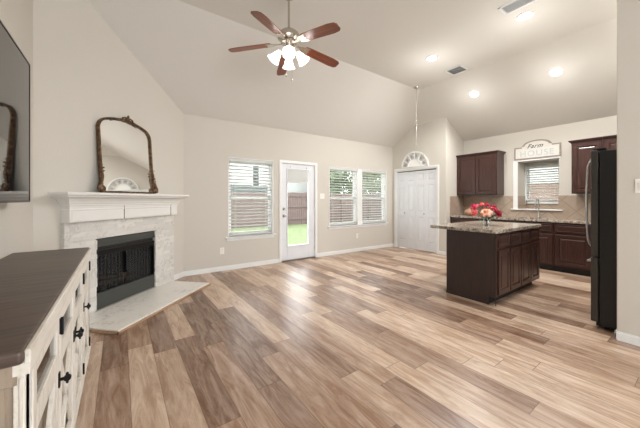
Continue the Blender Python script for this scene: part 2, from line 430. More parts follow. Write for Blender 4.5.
# pantry wall
PD = (3.815, 5.015, 0, 2.045)
mb = MB(); wall_boxes(mb, YS, YB, 0, HT, [PD], lambda m, a, b, c, d: m.box(XP, XP+.11, a, b, c, d))
struct(mb.build('wall_pantry', M['wall']))
struct(MB().box(XP+.5, XP+.55, YS+.1, YB, 0, 2.3).build('wall_pantry_inner', M['wall']))
struct(MB().box(XP+.11, XK+.12, YS, YS+.1, 0, HT).build('wall_kitchen_side', M['wall']))
NI = (1.744, 2.432, 1.085, 2.085)
mb = MB(); wall_boxes(mb, -.22, YS, 0, 2.85, [NI], lambda m, a, b, c, d: m.box(XK, XK+.10, a, b, c, d))
struct(mb.build('wall_kitchen', M['wall']))
XN = 7.34
KW = (1.80, 2.432, 1.21, 2.06)
mb = MB()
mb.box(XK+.10, XN, NI[0]-.08, NI[0], NI[2]-.06, NI[3]+.06).box(XK+.10, XN, NI[1], NI[1]+.08, NI[2]-.06, NI[3]+.06)
mb.box(XK+.10, XN, NI[0], NI[1], NI[3], NI[3]+.06).box(XK+.10, XN, NI[0], NI[1], NI[2]-.06, NI[2])
wall_boxes(mb, NI[0]-.08, NI[1]+.08, NI[2]-.06, NI[3]+.06, [(1.86, 2.41, 1.225, 2.05)], lambda m, a, b, c, d: m.box(XN, XN+.06, a, b, c, d))
struct(mb.build('wall_window_recess', M['wall']))
struct(MB().box(XS+.13, XK+.1, -.24, -.12, 0, HT).build('wall_kitchen_south', M['wall']))
struct(MB().box(XS, XS+.13, YR, .520, 0, HT, .008, 2).build('wall_stub', M['wall']))
struct(MB().box(XL-.12, XL, YR, YD+.1, 0, HT).build('wall_left', M['wall']))
mb = MB(); wall_boxes(mb, -.9, 4.0, 0, HT, [(-.15, 3.25, .45, 2.45)], lambda m, a, b, c, d: m.box(a, b, YR-.12, YR, c, d))
struct(mb.build('wall_rear', M['wall']))
# diagonal wall (local x = along wall towards the left wall, local y = into the room)
FB = (.68, 1.575, .05, .84)
mb = MB(); wall_boxes(mb, -.05, 2.187, 0, HT, [FB], lambda m, a, b, c, d: m.box(a, b, -.12, 0, c, d))
struct(mb.build('wall_diagonal', M['wall'], loc=D(0, 0), rz=DR))
# exterior cover behind the diagonal so that no daylight leaks in
# baseboards
def base_prof(mb, put):
    put(mb, .014, 0, .070); put(mb, .008, .070, .082)
mb = MB()
for a, b in ((CX, 2.634), (3.566, XP)): base_prof(mb, lambda m, d, z0, z1: m.box(a, b, YB-d, YB, z0, z1, .002))
struct(mb.build('baseboard_back', M['white']))
mb = MB()
for a, b in ((YS, 3.757), (5.075, YB)): base_prof(mb, lambda m, d, z0, z1: m.box(XP-d, XP, a, b, z0, z1, .002))
struct(mb.build('baseboard_pantry', M['white']))
mb = MB()
base_prof(mb, lambda m, d, z0, z1: m.box(XS-d, XS, YR, .520+d, z0, z1, .002)); base_prof(mb, lambda m, d, z0, z1: m.box(XS-d, XS+.13, .520, .520+d, z0, z1, .002))
struct(mb.build('baseboard_stub', M['white']))
mb = MB(); base_prof(mb, lambda m, d, z0, z1: m.box(0, .29, 0, d, z0, z1, .002)); base_prof(mb, lambda m, d, z0, z1: m.box(1.93, 2.12, 0, d, z0, z1, .002))
struct(mb.build('baseboard_diagonal', M['white'], loc=D(0, 0), rz=DR))
mb = MB(); base_prof(mb, lambda m, d, z0, z1: m.box(XL, XL+d, YR, YD, z0, z1, .002))
struct(mb.build('baseboard_left', M['white']))

# ------------------------------------------------------------------ windows of the back wall
def sash_window(idx, x0, x1, z0, z1, xf=None, rail=1.315):
    """frame, two sashes, panes in a wall whose room face is local y=0, outside towards +y"""
    root = bpy.data.objects.new('window_%d' % idx, None); C.objects.link(root); root.location = (0, 0, 0); struct(root)
    if xf: root.location, root.rotation_euler = xf[0], (0, 0, xf[1])
    m = MB(); f = .035
    y0, y1 = .055, .12
    m.box(x0, x0+f, y0, y1, z0, z1).box(x1-f, x1, y0, y1, z0, z1).box(x0, x1, y0, y1, z1-f, z1).box(x0, x1, y0, y1, z0, z0+f)
    # painted returns of the opening
    m.box(x0, x0+.008, .0, y0, z0, z1).box(x1-.008, x1, .0, y0, z0, z1).box(x0, x1, .0, y0, z1-.008, z1)
    m.build('window_frame', M['white'], root)
    for nm, a, b, y in (('lower_sash', z0+f, rail+.018, .07), ('upper_sash', rail-.018, z1-f, .092)):
        s = MB(); g = .03
        s.box(x0+f, x0+f+g, y, y+.02, a, b, .003).box(x1-f-g, x1-f, y, y+.02, a, b, .003).box(x0+f, x1-f, y, y+.02, a, a+g+.008, .003).box(x0+f, x1-f, y, y+.02, b-g, b, .003)
        so = s.build(nm, M['white'], root)
        MB().box(x0+f+g, x1-f-g, y+.008, y+.012, a+g, b-g).build('pane', M['pane'], so)
    return root
def blind(label, x0, x1, z0, z1, loc, rz, tilt=18, pitch=.062):
    t = thing('window_blind', label, 'blind', loc, rz, 'white slatted window blinds')
    MB().box(x0, x1, .008, .05, z1-.05, z1, .004).build('headrail', M['blind'], t)
    m = MB(); z = z0+.055
    while z < z1-.06:
        q = Matrix.Translation(((x0+x1)/2, .03, z)) @ Matrix.Rotation(math.radians(-tilt), 4, 'X')
        m.box(-(x1-x0)/2+.004, (x1-x0)/2-.004, -.024, .024, -.0015, .0015, mat=q); z += pitch
    m.build('slats', M['blind'], t)
    MB().box(x0+.003, x1-.003, .008, .05, z0+.006, z0+.026, .004).build('bottom_rail', M['blind'], t)
    m = MB()
    for k in (.14, .86):
        xx = x0+(x1-x0)*k
        for yy in (.006, .054): MB().cyl((xx, yy, z0+.01), (xx, yy, z1-.04), .0016, n=5).build('ladder_cord', M['blind'], t)
    m = MB(); m.cyl((x0+.05, .0, z1-.05), (x0+.05, .0, z1-.05-.55*(z1-z0)), .003, n=6); m.build('tilt_wand', M['blind'], t)
    return t
BW = ((0, YB, 0), 0)
for i, (x0, x1, z0, z1) in enumerate((W1, W2, W3)):
    sash_window(i+1, x0, x1, z0, z1, BW)
blind('white slatted blind in the single window left of the glass door', W1[0]+.012, W1[1]-.012, W1[2]+.01, W1[3]-.01, (0, YB, 0), 0, 26)
blind('white slatted blind in the left pane of the double window', W2[0]+.012, W2[1]-.012, W2[2]+.01, W2[3]-.01, (0, YB, 0), 0, 15)
blind('white slatted blind in the right pane of the double window', W3[0]+.012, W3[1]-.012, W3[2]+.01, W3[3]-.01, (0, YB, 0), 0, 15)
def sill(n, a, b, z):
    m = MB(); m.box(a, b, YB-.045, YB+.055, z-.022, z, .006, 2).box(a+.03, b-.03, YB-.014, YB, z-.075, z-.022, .003)
    struct(m.build('window_sill_trim_%d' % n, M['white']))
sill(1, 1.55, 2.55, .60); sill(2, 3.87, 5.90, .665)
m = MB()
for (a, b, c, d) in (W1,):
    m.box(a-.012, a, YB-.006, YB, c, d+.012).box(b, b+.012, YB-.006, YB, c, d+.012).box(a-.012, b+.012, YB-.006, YB, d, d+.012)
m.box(W2[0]-.012, W2[0], YB-.006, YB, W2[2], W2[3]+.012).box(W2[1], W3[0], YB-.006, YB, W2[2], W2[3]+.012).box(W3[1], W3[1]+.012, YB-.006, YB, W3[2], W3[3]+.012)
m.box(W2[0]-.012, W3[1]+.012, YB-.006, YB, W2[3], W2[3]+.012)
struct(m.build('trim_window', M['white']))

# ------------------------------------------------------------------ patio door
root = bpy.data.objects.new('door_1', None); C.objects.link(root); root.location = (0, YB, 0); struct(root)
m = MB()
m.box(2.634, 2.692, -.018, 0, 0, 2.045, .004).box(3.518, 3.576, -.018, 0, 0, 2.045, .004).box(2.634, 3.576, -.018, 0, 2.035, 2.093, .004)
m.box(2.68, 2.698, 0, .14, 0, 2.045).box(3.512, 3.53, 0, .14, 0, 2.045).box(2.68, 3.53, 0, .14, 2.03, 2.045)
m.build('casing', M['white'], root)
MB().box(2.68, 3.53, -.02, .14, 0, .022, .004).build('threshold', M['cement'], root)
m = MB(); x0, x1, z0, z1 = 2.70, 3.51, .024, 2.028; g0, g1, h0, h1 = 2.842, 3.363, .32, 1.915
y0, y1 = .02, .062
m.box(x0, g0, y0, y1, z0, z1, .002).box(g1, x1, y0, y1, z0, z1, .002).box(g0, g1, y0, y1, z0, h0, .002).box(g0, g1, y0, y1, h1, z1, .002)
d = m.build('door_slab', M['white_satin'], root)
m = MB(); e = .026
for a, b, c, dd in ((g0-e, g0, h0-e, h1+e), (g1, g1+e, h0-e, h1+e), (g0, g1, h0-e, h0), (g0, g1, h1, h1+e)): m.box(a, b, y0-.012, y0+.004, c, dd, .004)
m.build('glass_moulding', M['white_satin'], d)
MB().box(g0, g1, .036, .042, h0, h1).build('pane', M['pane'], d)
m = MB(); m.box(g0+.01, g1-.01, .015, .034, 1.885, 1.912, .004)
m.box(g0+.012, g1-.012, .024, .028, 1.66, 1.89)
for k in range(14): m.box(g0+.012, g1-.012, .020, .0245, 1.663+k*.0155, 1.676+k*.0155)
m.box(g0+.01, g1-.01, .016, .034, 1.635, 1.662, .004)
sh = m.build('gathered_door_shade', M['blind'])
sh.location = (0, YB, 0)
tag(sh, 'white shade drawn up at the top of the glass door', 'blind')
m = MB()
m.cyl((2.752, y0, 1.09), (2.752, y0-.012, 1.09), .028, n=20).cyl((2.752, y0-.012, 1.09), (2.752, y0-.024, 1.09), .014, n=14).box(2.746, 2.758, y0-.036, y0-.022, 1.072, 1.108, .003)
m.build('deadbolt', M['nickel'], d, True)
m = MB(); m.cyl((2.752, y0, .945), (2.752, y0-.010, .945), .031, n=20).cyl((2.752, y0-.01, .945), (2.752, y0-.04, .945), .012, n=12).ball((2.752, y0-.055, .945), .029, 1, .75, 1, 16)
m.build('door_knob', M['nickel'], d, True)
m = MB()
for z in (.22, 1.05, 1.82): m.cyl((3.512, y0-.003, z-.045), (3.512, y0-.003, z+.045), .006, n=8)
m.build('hinge', M['nickel'], d)
for x in (2.90, 3.30): MB().ball((x, y0-.014, 1.965), .011, 1, .6, 1, 8).build('shade_bracket', M['nickel'], d)

# ------------------------------------------------------------------ pantry bifold doors, casing
XFR = ((XP, PD[1], 0), -PI/2)      # local x runs to -Y, local -y faces the room
root = bpy.data.objects.new('door_2', None); C.objects.link(root); root.location, root.rotation_euler = XFR[0], (0, 0, XFR[1]); struct(root)
Wd = PD[1]-PD[0]
m = MB(); m.box(-.06, 0, -.018, 0, 0, 2.045, .004).box(Wd, Wd+.06, -.018, 0, 0, 2.045, .004).box(-.06, Wd+.06, -.018, 0, 2.045, 2.105, .004)
m.box(-.0, .016, 0, .11, 0, 2.045).box(Wd-.016, Wd, 0, .11, 0, 2.045).box(0, Wd, 0, .11, 2.028, 2.045)
m.build('casing', M['white'], root)
MB().box(.016, Wd-.016, .03, .05, 2.008, 2.028).build('track', M['toe'], root)
n = 4; lw = (Wd-.04)/n
for k in range(n):
    a = .02+k*lw+.003; b = a+lw-.006; lf = MB()
    lf.box(a, b, .034, .052, .018, 2.004, .002)
    s = .055
    rows = [(.22, .86), (.98, 1.66), (1.76, 1.93)]
    # stiles and rails stand proud, raised panels between
    lf.box(a, a+s, .018, .035, .018, 2.004, .002).box(b-s, b, .018, .035, .018, 2.004, .002)
    zz = [.018]+[v for r in rows for v in r]+[2.004]
    for q in range(0, len(zz), 2): lf.box(a+s, b-s, .018, .035, zz[q], zz[q+1], .002)
    for (u, v) in rows: lf.panel(a+s+.006, b-s-.006, u+.006, v-.006, .034, [(.0, .0335), (.03, .021), (.034, .021)])
    lo = lf.build('door_leaf', M['white_satin'], root)
    if k in (1, 3) or True:
        if k in (0, 2):
            kx = b-.03
            MB().cyl((kx, .018, .93), (kx, .0, .93), .008, n=10).ball((kx, -.008, .93), .017, 1, .7, 1, 12).build('knob', M['nickel'], lo, True)

# ------------------------------------------------------------------ lunette above pantry doors
t = thing('fan_arch_decor', 'white half-round fan-shaped arch above the double pantry doors', 'wall decor', (XP-.004, 4.43, 2.108), -PI/2)
R = .40
arc = lambda r, n=28: [(r*math.cos(PI*i/n), r*math.sin(PI*i/n)) for i in range(n+1)]
m = MB(); m.sweep(arc(R-.015), [(.018, 0), (.018, -.028), (-.018, -.028), (-.018, 0)]).box(-R-.003, R+.003, -.028, 0, 0, .03, .003)
m.build('outer_frame', M['white'], t)
m = MB(); m.sweep(arc(.2), [(.012, -.002), (.012, -.024), (-.012, -.024), (-.012, -.002)])
for a in (30, 60, 90, 120, 150):
    ca, sa = math.cos(math.radians(a)), math.sin(math.radians(a))
    q = Matrix(((ca, 0, -sa, 0), (0, 1, 0, 0), (sa, 0, ca, 0), (0, 0, 0, 1)))
    m.box(.205, R-.03, -.022, -.003, -.008, .008, mat=q)
m.build('spokes', M['white'], t)
m = MB(); m.prism(arc(.19)+[], -.002, .002, mat=Matrix.Rotation(PI/2, 4, 'X') @ Matrix.Translation((0, 0, .010)))
M['frost'] = plain('frosted_white_pane', srgb(252, 252, 250), .22, var=.005)
m.build('centre_pane', M['frost'], t)
m = MB(); m.prism(arc(R-.03), -.001, .001, mat=Matrix.Rotation(PI/2, 4, 'X') @ Matrix.Translation((0, 0, .004)))
M['palegrey'] = plain('pale_grey_pane', srgb(206, 204, 200), .35, var=.05)
m.build('outer_pane', M['palegrey'], t)
M['scroll'] = plain('grey_scroll_metal', srgb(128, 124, 118), .5, .3)
for a in (15, 45, 75, 105, 135, 165):
    ca, sa = math.cos(math.radians(a)), math.sin(math.radians(a)); pts = []
    for k in range(15):
        th = k/14*2.6*PI; rr = .034*(1-k/18)
        pts.append((ca*.285+rr*math.cos(th+math.radians(a)), -.014, sa*.285+rr*math.sin(th+math.radians(a))))
    MB().tube(pts, .0045, 5).build('scroll', M['scroll'], t)

# ------------------------------------------------------------------ switches and outlets
def plate(name, label, loc, rz, w_, h_, kind):
    t = thing(name, label, 'outlet' if kind == 'outlet' else 'light switch', loc, rz)
    MB().box(-w_/2, w_/2, -.006, 0, -h_/2, h_/2, .002, 2).build('cover_plate', M['outlet'], t)
    if kind == 'outlet':
        for z in (-.022, .022):
            o = MB().box(-.016, .016, -.009, -.005, z-.013, z+.013, .003, 2).build('socket', M['outlet'], t)
            MB().box(-.008, -.005, -.0095, -.0085, z-.006, z+.006).box(.005, .008, -.0095, -.0085, z-.006, z+.006).build('slots', M['rubber'], o)
    else:
        k = max(1, round(w_/.06)-0) if w_ > .1 else 1
        for i in range(k):
            x = (i-(k-1)/2)*.046
            MB().box(x-.015, x+.015, -.011, -.005, -.032, .032, .002).build('rocker', M['outlet'], t)
    return t
plate('wall_outlet', 'white wall outlet left of the single window, near the fireplace', (1.494, YB, .36), 0, .075, .118, 'outlet')
plate('wall_outlet', 'white wall outlet below the double window', (4.784, YB, .385), 0, .075, .118, 'outlet')
plate('light_switch', 'white double switch plate right of the glass door', (3.72, YB, 1.36), 0, .12, .12, 'switch')
plate('light_switch', 'white switch plate at the right edge, on the stub wall by the refrigerator', (XS, .37, 1.40), -PI/2, .075, .12, 'switch')

# ------------------------------------------------------------------ fireplace
# stone surround
t = thing('fireplace_surround', 'white stacked stone surround around the black fireplace opening', 'fireplace surround', D(0, 0), DR)
def stone_leg(name, x0, x1, z0, z1):
    m = MB(); m.box(x0, x1, 0, .05, z0, z1, .003); m.build(name, M['stone'], t)
stone_leg('side_stones', .29, .674, .03, .842); stone_leg('side_stones', 1.574, 1.905, .03, .842); stone_leg('lintel_stones', .29, 1.905, .842, 1.05)
random.seed(3)     # ragged stone ends along the opening
for side in (0, 1):
    m = MB()
    for k in range(15):
        z = .045+k*.052
        if side: m.box(.66, .678+random.random()*.012, .004, .052+random.random()*.006, z, z+.0525, .004)
        else: m.box(1.570-random.random()*.012, 1.588, .004, .052+random.random()*.006, z, z+.0525, .004)
    m.build('ragged_edge_stones', M['stone'], t)
# mantel
t = thing('fireplace_mantel', 'white crown-moulded mantel shelf above the fireplace', 'mantel', D(1.10, 0, 1.05), DR)
prof = [(.800, .105, 0), (.800, .105, .118), (.806, .112, .121), (.806, .112, .132), (.802, .108, .137), (.806, .114, .165), (.812, .122, .171), (.812, .122, .182),
        (.822, .130, .190), (.832, .140, .212), (.850, .160, .236), (.880, .192, .254), (.896, .208, .259), (.896, .208, .268), (.916, .228, .274), (.920, .235, .282), (.920, .235, .300), (.915, .230, .306)]
b = bmesh.new(); rings = []
for hw, o, z in prof: rings.append([b.verts.new(p) for p in ((hw, 0, z), (hw, o, z), (-hw, o, z), (-hw, 0, z))])
for a, c in zip(rings, rings[1:]):
    for i in range(4): b.faces.new((a[i], a[(i+1) % 4], c[(i+1) % 4], c[i]))
b.faces.new(rings[0]); b.faces.new(rings[-1]); bmesh.ops.recalc_face_normals(b, faces=b.faces)
m = MB(); m._add(b); m.build('shelf_and_crown', M['mantel'], t)
for a, b in ((-.65, .160), (.170, .78), (-.78, -.66)): MB().box(a, b, .105, .110, .006, .112, .002).build('frieze_panel', M['mantel'], t)
for x in (.165, -.655): MB().box(x-.0025, x+.0025, .100, .1135, 0, .17).build('seam', M['taupe'], t)
# hearth
t = thing('hearth', 'raised white marble hearth slab in front of the fireplace', 'hearth', D(1.155, .36, 0), DR)
MB().box(-.795, .765, -.31, .325, 0, .034, .003).build('marble_slab', M['marble'], t)
m = MB(); m.box(-.815, .785, .325, .345, 0, .022, .003).box(-.815, -.795, -.31, .345, 0, .022, .003).box(.765, .785, -.31, .345, 0, .022, .003)
m.build('wood_edge', M['trimwood'], t)
# fire box insert
t = thing('fireplace_insert', 'black metal firebox with grey-green bands and mesh screens', 'fireplace', D(1.1275, 0, .04), DR)
hw = .444
m = MB(); a0, a1 = -.5, -.06
m.box(-hw, hw, a0, a0+.02, 0, .795).box(-hw, -hw+.02, a0, 0, 0, .795).box(hw-.02, hw, a0, 0, 0, .795).box(-hw, hw, a0, 0, 0, .02).box(-hw, hw, a0, 0, .775, .795)
m.build('fire_chamber', M['fireblack'], t)
m = MB(); m.box(-hw, hw, .0, .036, .0, .175, .004); m.box(-hw, hw, .0, .04, .165, .180, .002); m.build('lower_panel', M['firegrey'], t)
m = MB(); m.box(-hw, hw, .0, .036, .715, .795, .004).box(-hw, hw, .034, .044, .705, .722, .003); m.build('upper_hood', M['firegrey'], t)
M['louvre'] = plain('dark_louvre_enamel', srgb(48, 48, 47), .45, .3)
m = MB()
for z in (.648, .672, .694): m.box(-hw+.02, hw-.02, .008, .026, z, z+.017, .002)
m.build('louvre_bars', M['louvre'], t)
m = MB(); m.box(-hw, -hw+.022, 0, .036, .175, .66, .002).box(hw-.022, hw, 0, .036, .175, .66, .002).box(-hw+.02, hw-.02, .01, .03, .60, .655, .002); m.build('door_frame', M['black_iron'], t)
def mesh_curtain(x0, x1):
    m = MB(); b = bmesh.new(); n = 40; pts = []
    for i in range(n+1):
        x = x0+(x1-x0)*i/n; pts.append((x, -.015+.012*math.sin(i*1.25)))
    lo = [b.verts.new((x, y, .18)) for x, y in pts]; hi = [b.verts.new((x, y, .62)) for x, y in pts]
    for i in range(n): b.faces.new((lo[i], lo[i+1], hi[i+1], hi[i]))
    m._add(b); o = m.build('mesh_screen', M['screenmesh'], t)
    return o
tm = NT('fine_wire_mesh'); tm.t.nodes.remove(tm.b)
tr = tm.n('ShaderNodeBsdfTransparent'); tr.inputs[0].default_value = (.9, .9, .9, 1); gl = tm.n('ShaderNodeBsdfPrincipled'); gl.inputs['Base Color'].default_value = srgb(60, 60, 60); gl.inputs['Roughness'].default_value = .4; gl.inputs['Metallic'].default_value = .6
mx = tm.n('ShaderNodeMixShader'); mx.inputs[0].default_value = .68; tm.l(tr.outputs[0], mx.inputs[1]); tm.l(gl.outputs[0], mx.inputs[2]); tm.l(mx.outputs[0], tm.out.inputs[0])
M['screenmesh'] = tm.m
mesh_curtain(-.42, -.03); mesh_curtain(.03, .42)
m = MB(); m.cyl((-.42, -.015, .622), (.42, -.015, .622), .005, n=8); m.build('curtain_rod', M['black_iron'], t)
# grate and logs
t = thing('fire_grate', 'black iron grate carrying logs inside the fireplace', 'fire grate', D(1.12, -.24, .06), DR)
m = MB()
for k in range(7):
    x = -.24+k*.08; m.tube([(x, .14, .20), (x, .13, .10), (x, -.12, .10), (x, -.13, .20)], .008, 6)
m.box(-.26, .26, .06, .075, .088, .10).box(-.26, .26, -.075, -.06, .088, .10)
m.build('grate_bars', M['black_iron'], t)
for sx in (-.22, .22):
    for sy in (-.068, .068): MB().cyl((sx, sy, 0), (sx, sy, .09), .008, n=6).build('leg', M['black_iron'], t)
def log(label, a, b, r):
    m = MB(); A = Vector(a); B = Vector(b); pts = [A.lerp(B, k/6)+Vector((0, 0, random.uniform(-.006, .006))) for k in range(7)]
    m.tube(pts, r, 12, [r*random.uniform(.86, 1.08) for _ in pts]); o = m.build('fire_log', M['log'], None, True, loc=D(1.12, -.24, .06), rz=DR)
    tag(o, label, 'log', 'logs in the fireplace')
log('rear grey log lying across the fireplace grate', (-.26, -.05, .155), (.25, -.07, .155), .045)
log('front grey log lying across the fireplace grate', (-.24, .06, .148), (.22, .07, .148), .038)
log('upper log laid crosswise on top of the two fireplace logs', (-.16, .09, .222), (.12, -.08, .228), .034)

# ------------------------------------------------------------------ mirror on the mantel
MIR = .6
t = thing('arched_mirror', 'arched mirror with an ornate gilded bronze frame on the mantel', 'mirror', D(1.145, .055, 1.358), DR)
t.rotation_mode = 'XYZ'; t.rotation_euler = (math.radians(3.8), 0, DR+math.radians(MIR))
hw, hs, top = .372, .74, .905
def arch(hw, z0, hs, top, n=14, r=.12):
    # open path: bottom right, up, rounded shoulders and a low arch, down to bottom left
    pts = [(hw, z0), (hw, z0+.2), (hw, hs)]
    arcp = []
    for i in range(1, n+1):     # corner
        a = i/n*math.radians(62); arcp.append((hw-r+r*math.cos(a), hs+r*math.sin(a)))
    ex, ez = arcp[-1]
    for i in range(1, n+1):
        u = i/n; x = ex*(1-u); arcp.append((x, ez+(top-ez)*(1-(1-u)**2.0)))
    right = pts+arcp; left = [(-x, z) for x, z in right[:-1]][::-1]
    return right+left
P = arch(hw, .02, hs, top)
# local +y points into the room here, so frame stands at y>0
m = MB(); m.sweep(P, [(-.024, .0), (-.027, .026), (-.022, .040), (-.014, .034), (-.004, .038), (.002, .028), (.003, 0)])
m.build('frame_moulding', M['gilt'], t, True)
m = MB(); m.box(-hw-.03, hw+.03, 0, .035, 0, .024, .006, 2); m.build('bottom_rail', M['gilt'], t)
m = MB(); m.prism([(x, z) for x, z in P], -.004, .004, mat=Matrix(((1, 0, 0, 0), (0, 0, 1, .012), (0, 1, 0, 0), (0, 0, 0, 1))))
m.build('mirror_glass', M['mirror'], t)
m = MB(); m.prism([(x*1.0, z) for x, z in P], -.004, .004, mat=Matrix(((1, 0, 0, 0), (0, 0, 1, .003), (0, 1, 0, 0), (0, 0, 0, 1)))); m.build('backing_board', M['toe'], t)
random.seed(5)
m = MB()          # crest: acanthus leaves and scrolls
for sx in (-1, 1):
    m.tube([(0, .045, top+.02), (sx*.04, .05, top+.045), (sx*.075, .05, top+.03), (sx*.07, .05, top+.008), (sx*.05, .05, top+.012)], .010, 7)
    m.tube([(sx*.06, .045, top+.01), (sx*.11, .045, top+.005), (sx*.16, .045, top-.012), (sx*.20, .045, top-.032)], .008, 7, [.014, .011, .008, .003])
    for k in range(5): m.ball((sx*(.03+k*.035), .05, top+.014-k*.006), .014-k*.0015, 1.2, .8, .9, 8)
m.ball((0, .05, top+.03), .028, 1, .7, 1.1, 10).ball((0, .06, top+.062), .015, 1, .8, 1.2, 8)
m.build('crest', M['gilt'], t, True)
for sx in (-1, 1):
    m = MB()
    m.tube([(sx*(hw+.006), .035, .34), (sx*(hw+.020), .042, .26), (sx*(hw+.016), .045, .18), (sx*(hw+.045), .045, .10), (sx*(hw+.065), .045, .045), (sx*(hw+.045), .045, .02)], .012, 8, [.004, .012, .015, .02, .022, .016])
    for k in range(9): m.ball((sx*(hw+.012+.012*math.sin(k*1.7)+max(0, .05-.008*k)), .052, .03+k*.036), .017-.001*k, 1.1, .7, 1, 8)
    m.ball((sx*(hw+.028), .045, .045), .042, 1, .5, 1, 10)
    m.build('foot_ornament', M['gilt'], t, True)

# ------------------------------------------------------------------ television
XT = -.535
t = thing('television', 'large black wall-mounted television cut off at the left edge', 'television', (XT, 2.0, 1.262), 0)
MB().box(-.035, -.001, -.86, .886, 0, 1.0, .004).build('casing', M['tv_frame'], t)
MB().box(-.0012, .0006, -.845, .872, .014, .988).build('glass_screen', M['tv_glass'], t)
m = MB(); m.box(-.001, .003, -.86, .886, 0, .012).box(-.001, .003, -.86, .886, .99, 1.0).box(-.001, .003, -.86, -.848, 0, 1.0).box(-.001, .003, .876, .886, 0, 1.0); m.build('bezel', M['tv_frame'], t)
MB().box(-.116, -.035, -.25, .25, .3, .7, .004).build('wall_bracket', M['black_iron'], t)

# ------------------------------------------------------------------ console
L0 = 1.05; LN = 1.89
t = thing('console_cabinet', 'whitewashed sideboard with crossed doors and a dark wood top', 'sideboard', (-.210, L0+.01, 0), PI/2)
dp = .44
MB().box(-.025, LN+.04, -.006, dp-.002, .852, .890, .010, 3).build('top', M['console_top'], t)
MB().box(-.012, LN+.03, -.018, -.004, .848, .886, .003).build('front_edge_glare', M['ww_x'], t)  # pale strip stands in for window glare on the slab's front edge
m = MB()
m.box(0, LN, -.015, .02, .815, .850, .002)          # front rail
m.box(0.006, LN-.006, .021, dp, .818, .8515)
m.box(.02, LN-.02, .03, dp, .10, .13).box(.02, LN-.02, dp-.012, dp, .10, .82)
m.box(.003, LN-.003, -.016, .022, .075, .122, .002)
for a, b in ((.002, .040), (.446, .470), (.884, .892), (1.310, 1.325), (1.745, LN-.004)): m.box(a, b, -.006, .018, .12, .82, .002)
m.build('carcass', M['ww_x'], t)
for x in (.012, LN-.028): MB().box(x, x+.016, .008, dp-.02, .13, .852).build('end_panel', M['taupe_wood'], t)
for a, b in ((.79, .851), (.10, .17)): MB().box(.001, .035, .008, dp-.02, a, b, .003).build('end_rail', M['taupe_wood'], t)
m = MB(); m.box(.03, LN-.03, .04, dp-.02, .44, .46); m.build('shelf', M['ww_x'], t)
for x in (0, LN-.05):
    for y, yy in ((-.006, .007), (dp-.03, dp)): MB().box(x-.006, x+.05, y, yy, 0, .812, .003).build('leg', M['ww_z'], t)
for x, dwid, right in ((.036, .420, 1), (.468, .420, 1), (.892, .420, 0), (1.325, .420, 0)):
    m = MB(); a, b, z0, z1 = x, x+dwid-.008, .128, .818; s = .044; y0, y1 = -.014, .008
    m.box(a, a+s, y0, y1, z0, z1, .003).box(b-s, b, y0, y1, z0, z1, .003)
    m.box(a+s, b-s, y0, y1, z1-s*.8, z1, .003).box(a+s, b-s, y0, y1, z0, z0+s, .003).box(a+s, b-s, y0, y1, .610, .685, .003)
    d = m.build('door', M['ww_z'], t)
    m = MB(); zl, zh = z0+s, .610; xl, xh = a+s, b-s
    for (p, q) in (((xl, zl), (xh, zh)), ((xl, zh), (xh, zl))):
        dx, dz = q[0]-p[0], q[1]-p[1]; L = math.hypot(dx, dz); ang = math.atan2(dz, dx)
        mt = Matrix.Translation(((p[0]+q[0])/2, -.004, (p[1]+q[1])/2)) @ Matrix.Rotation(-ang, 4, 'Y')
        m.box(-L/2+.01, L/2-.01, -.008, .006, -.017, .017, .002, mat=mt)
    m.build('cross_brace', M['ww_z'], d)
    MB().box(a+s-.01, b-s+.01, .012, .017, z0+s-.01, .615).build('back_panel', M['taupe_wood'], d)
    MB().box(a+s-.006, b-s+.006, -.003, .001, .68, z1-s*.8+.006).build('pane', M['cabglass'], d)
    kx = b-s*.45 if right else a+s*.45
    m = MB(); m.box(kx-.012, kx+.012, y0-.005, y0, .545, .605, .003).cyl((kx, y0-.004, .575), (kx, y0-.022, .575), .006, n=10).cyl((kx-.006, y0-.026, .575), (kx+.006, y0-.026, .575), .012, n=12)
    m.box(kx-.005, kx+.005, y0-.030, y0-.021, .553, .597, .003)
    m.build('knob', M['black_iron'], d, True)
    hx = a+.004 if right else b-.004
    for z in ((.77, .19) if x > .1 else ()): MB().box(hx-.006, hx+.006, y0-.003, y0+.004, z-.032, z+.032, .002).cyl((hx, y0-.005, z-.035), (hx, y0-.005, z+.035), .005, n=8).build('hinge', M['black_iron'], d)

# ------------------------------------------------------------------ kitchen cabinets
RP = lambda y: [(.0, y+.002), (.003, y), (.050, y), (.055, y+.012), (.063, y+.012), (.085, y+.002), (.087, y+.002)]
RPS = lambda y: [(.0, y+.002), (.003, y), (.022, y), (.026, y+.005), (.030, y+.005), (.04, y+.001), (.042, y+.001)]
def cab_front(t, x0, x1, z0, z1, kind, mat):
    m = MB(); m.panel(x0, x1, z0, z1, .0, RP(-.020) if (z1-z0) > .25 and (x1-x0) > .2 else RPS(-.020)); return m.build(kind, mat, t)
def base_cab(label, y_left, wdt, doors, drawers=True, dishwasher=False):
    t = thing('base_cabinet', label, 'cabinet', (XK-.61, y_left, 0), -PI/2, 'base cabinets along the sink wall')
    m = MB(); m.box(0, wdt, 0, .60, .105, .874, .001); m.build('carcass', M['cab_h'], t)
    MB().box(0, wdt, .07, .085, 0, .105).build('toe_kick', M['toe'], t)
    g = .02; w1 = (wdt-g*(doors+1))/doors
    for k in range(doors):
        a = g+k*(w1+g)
        cab_front(t, a, a+w1, .135, .665, 'door', M['cab_v'])
        if drawers: cab_front(t, a, a+w1, .705, .85, 'drawer_front', M['cab_h'])
    return t
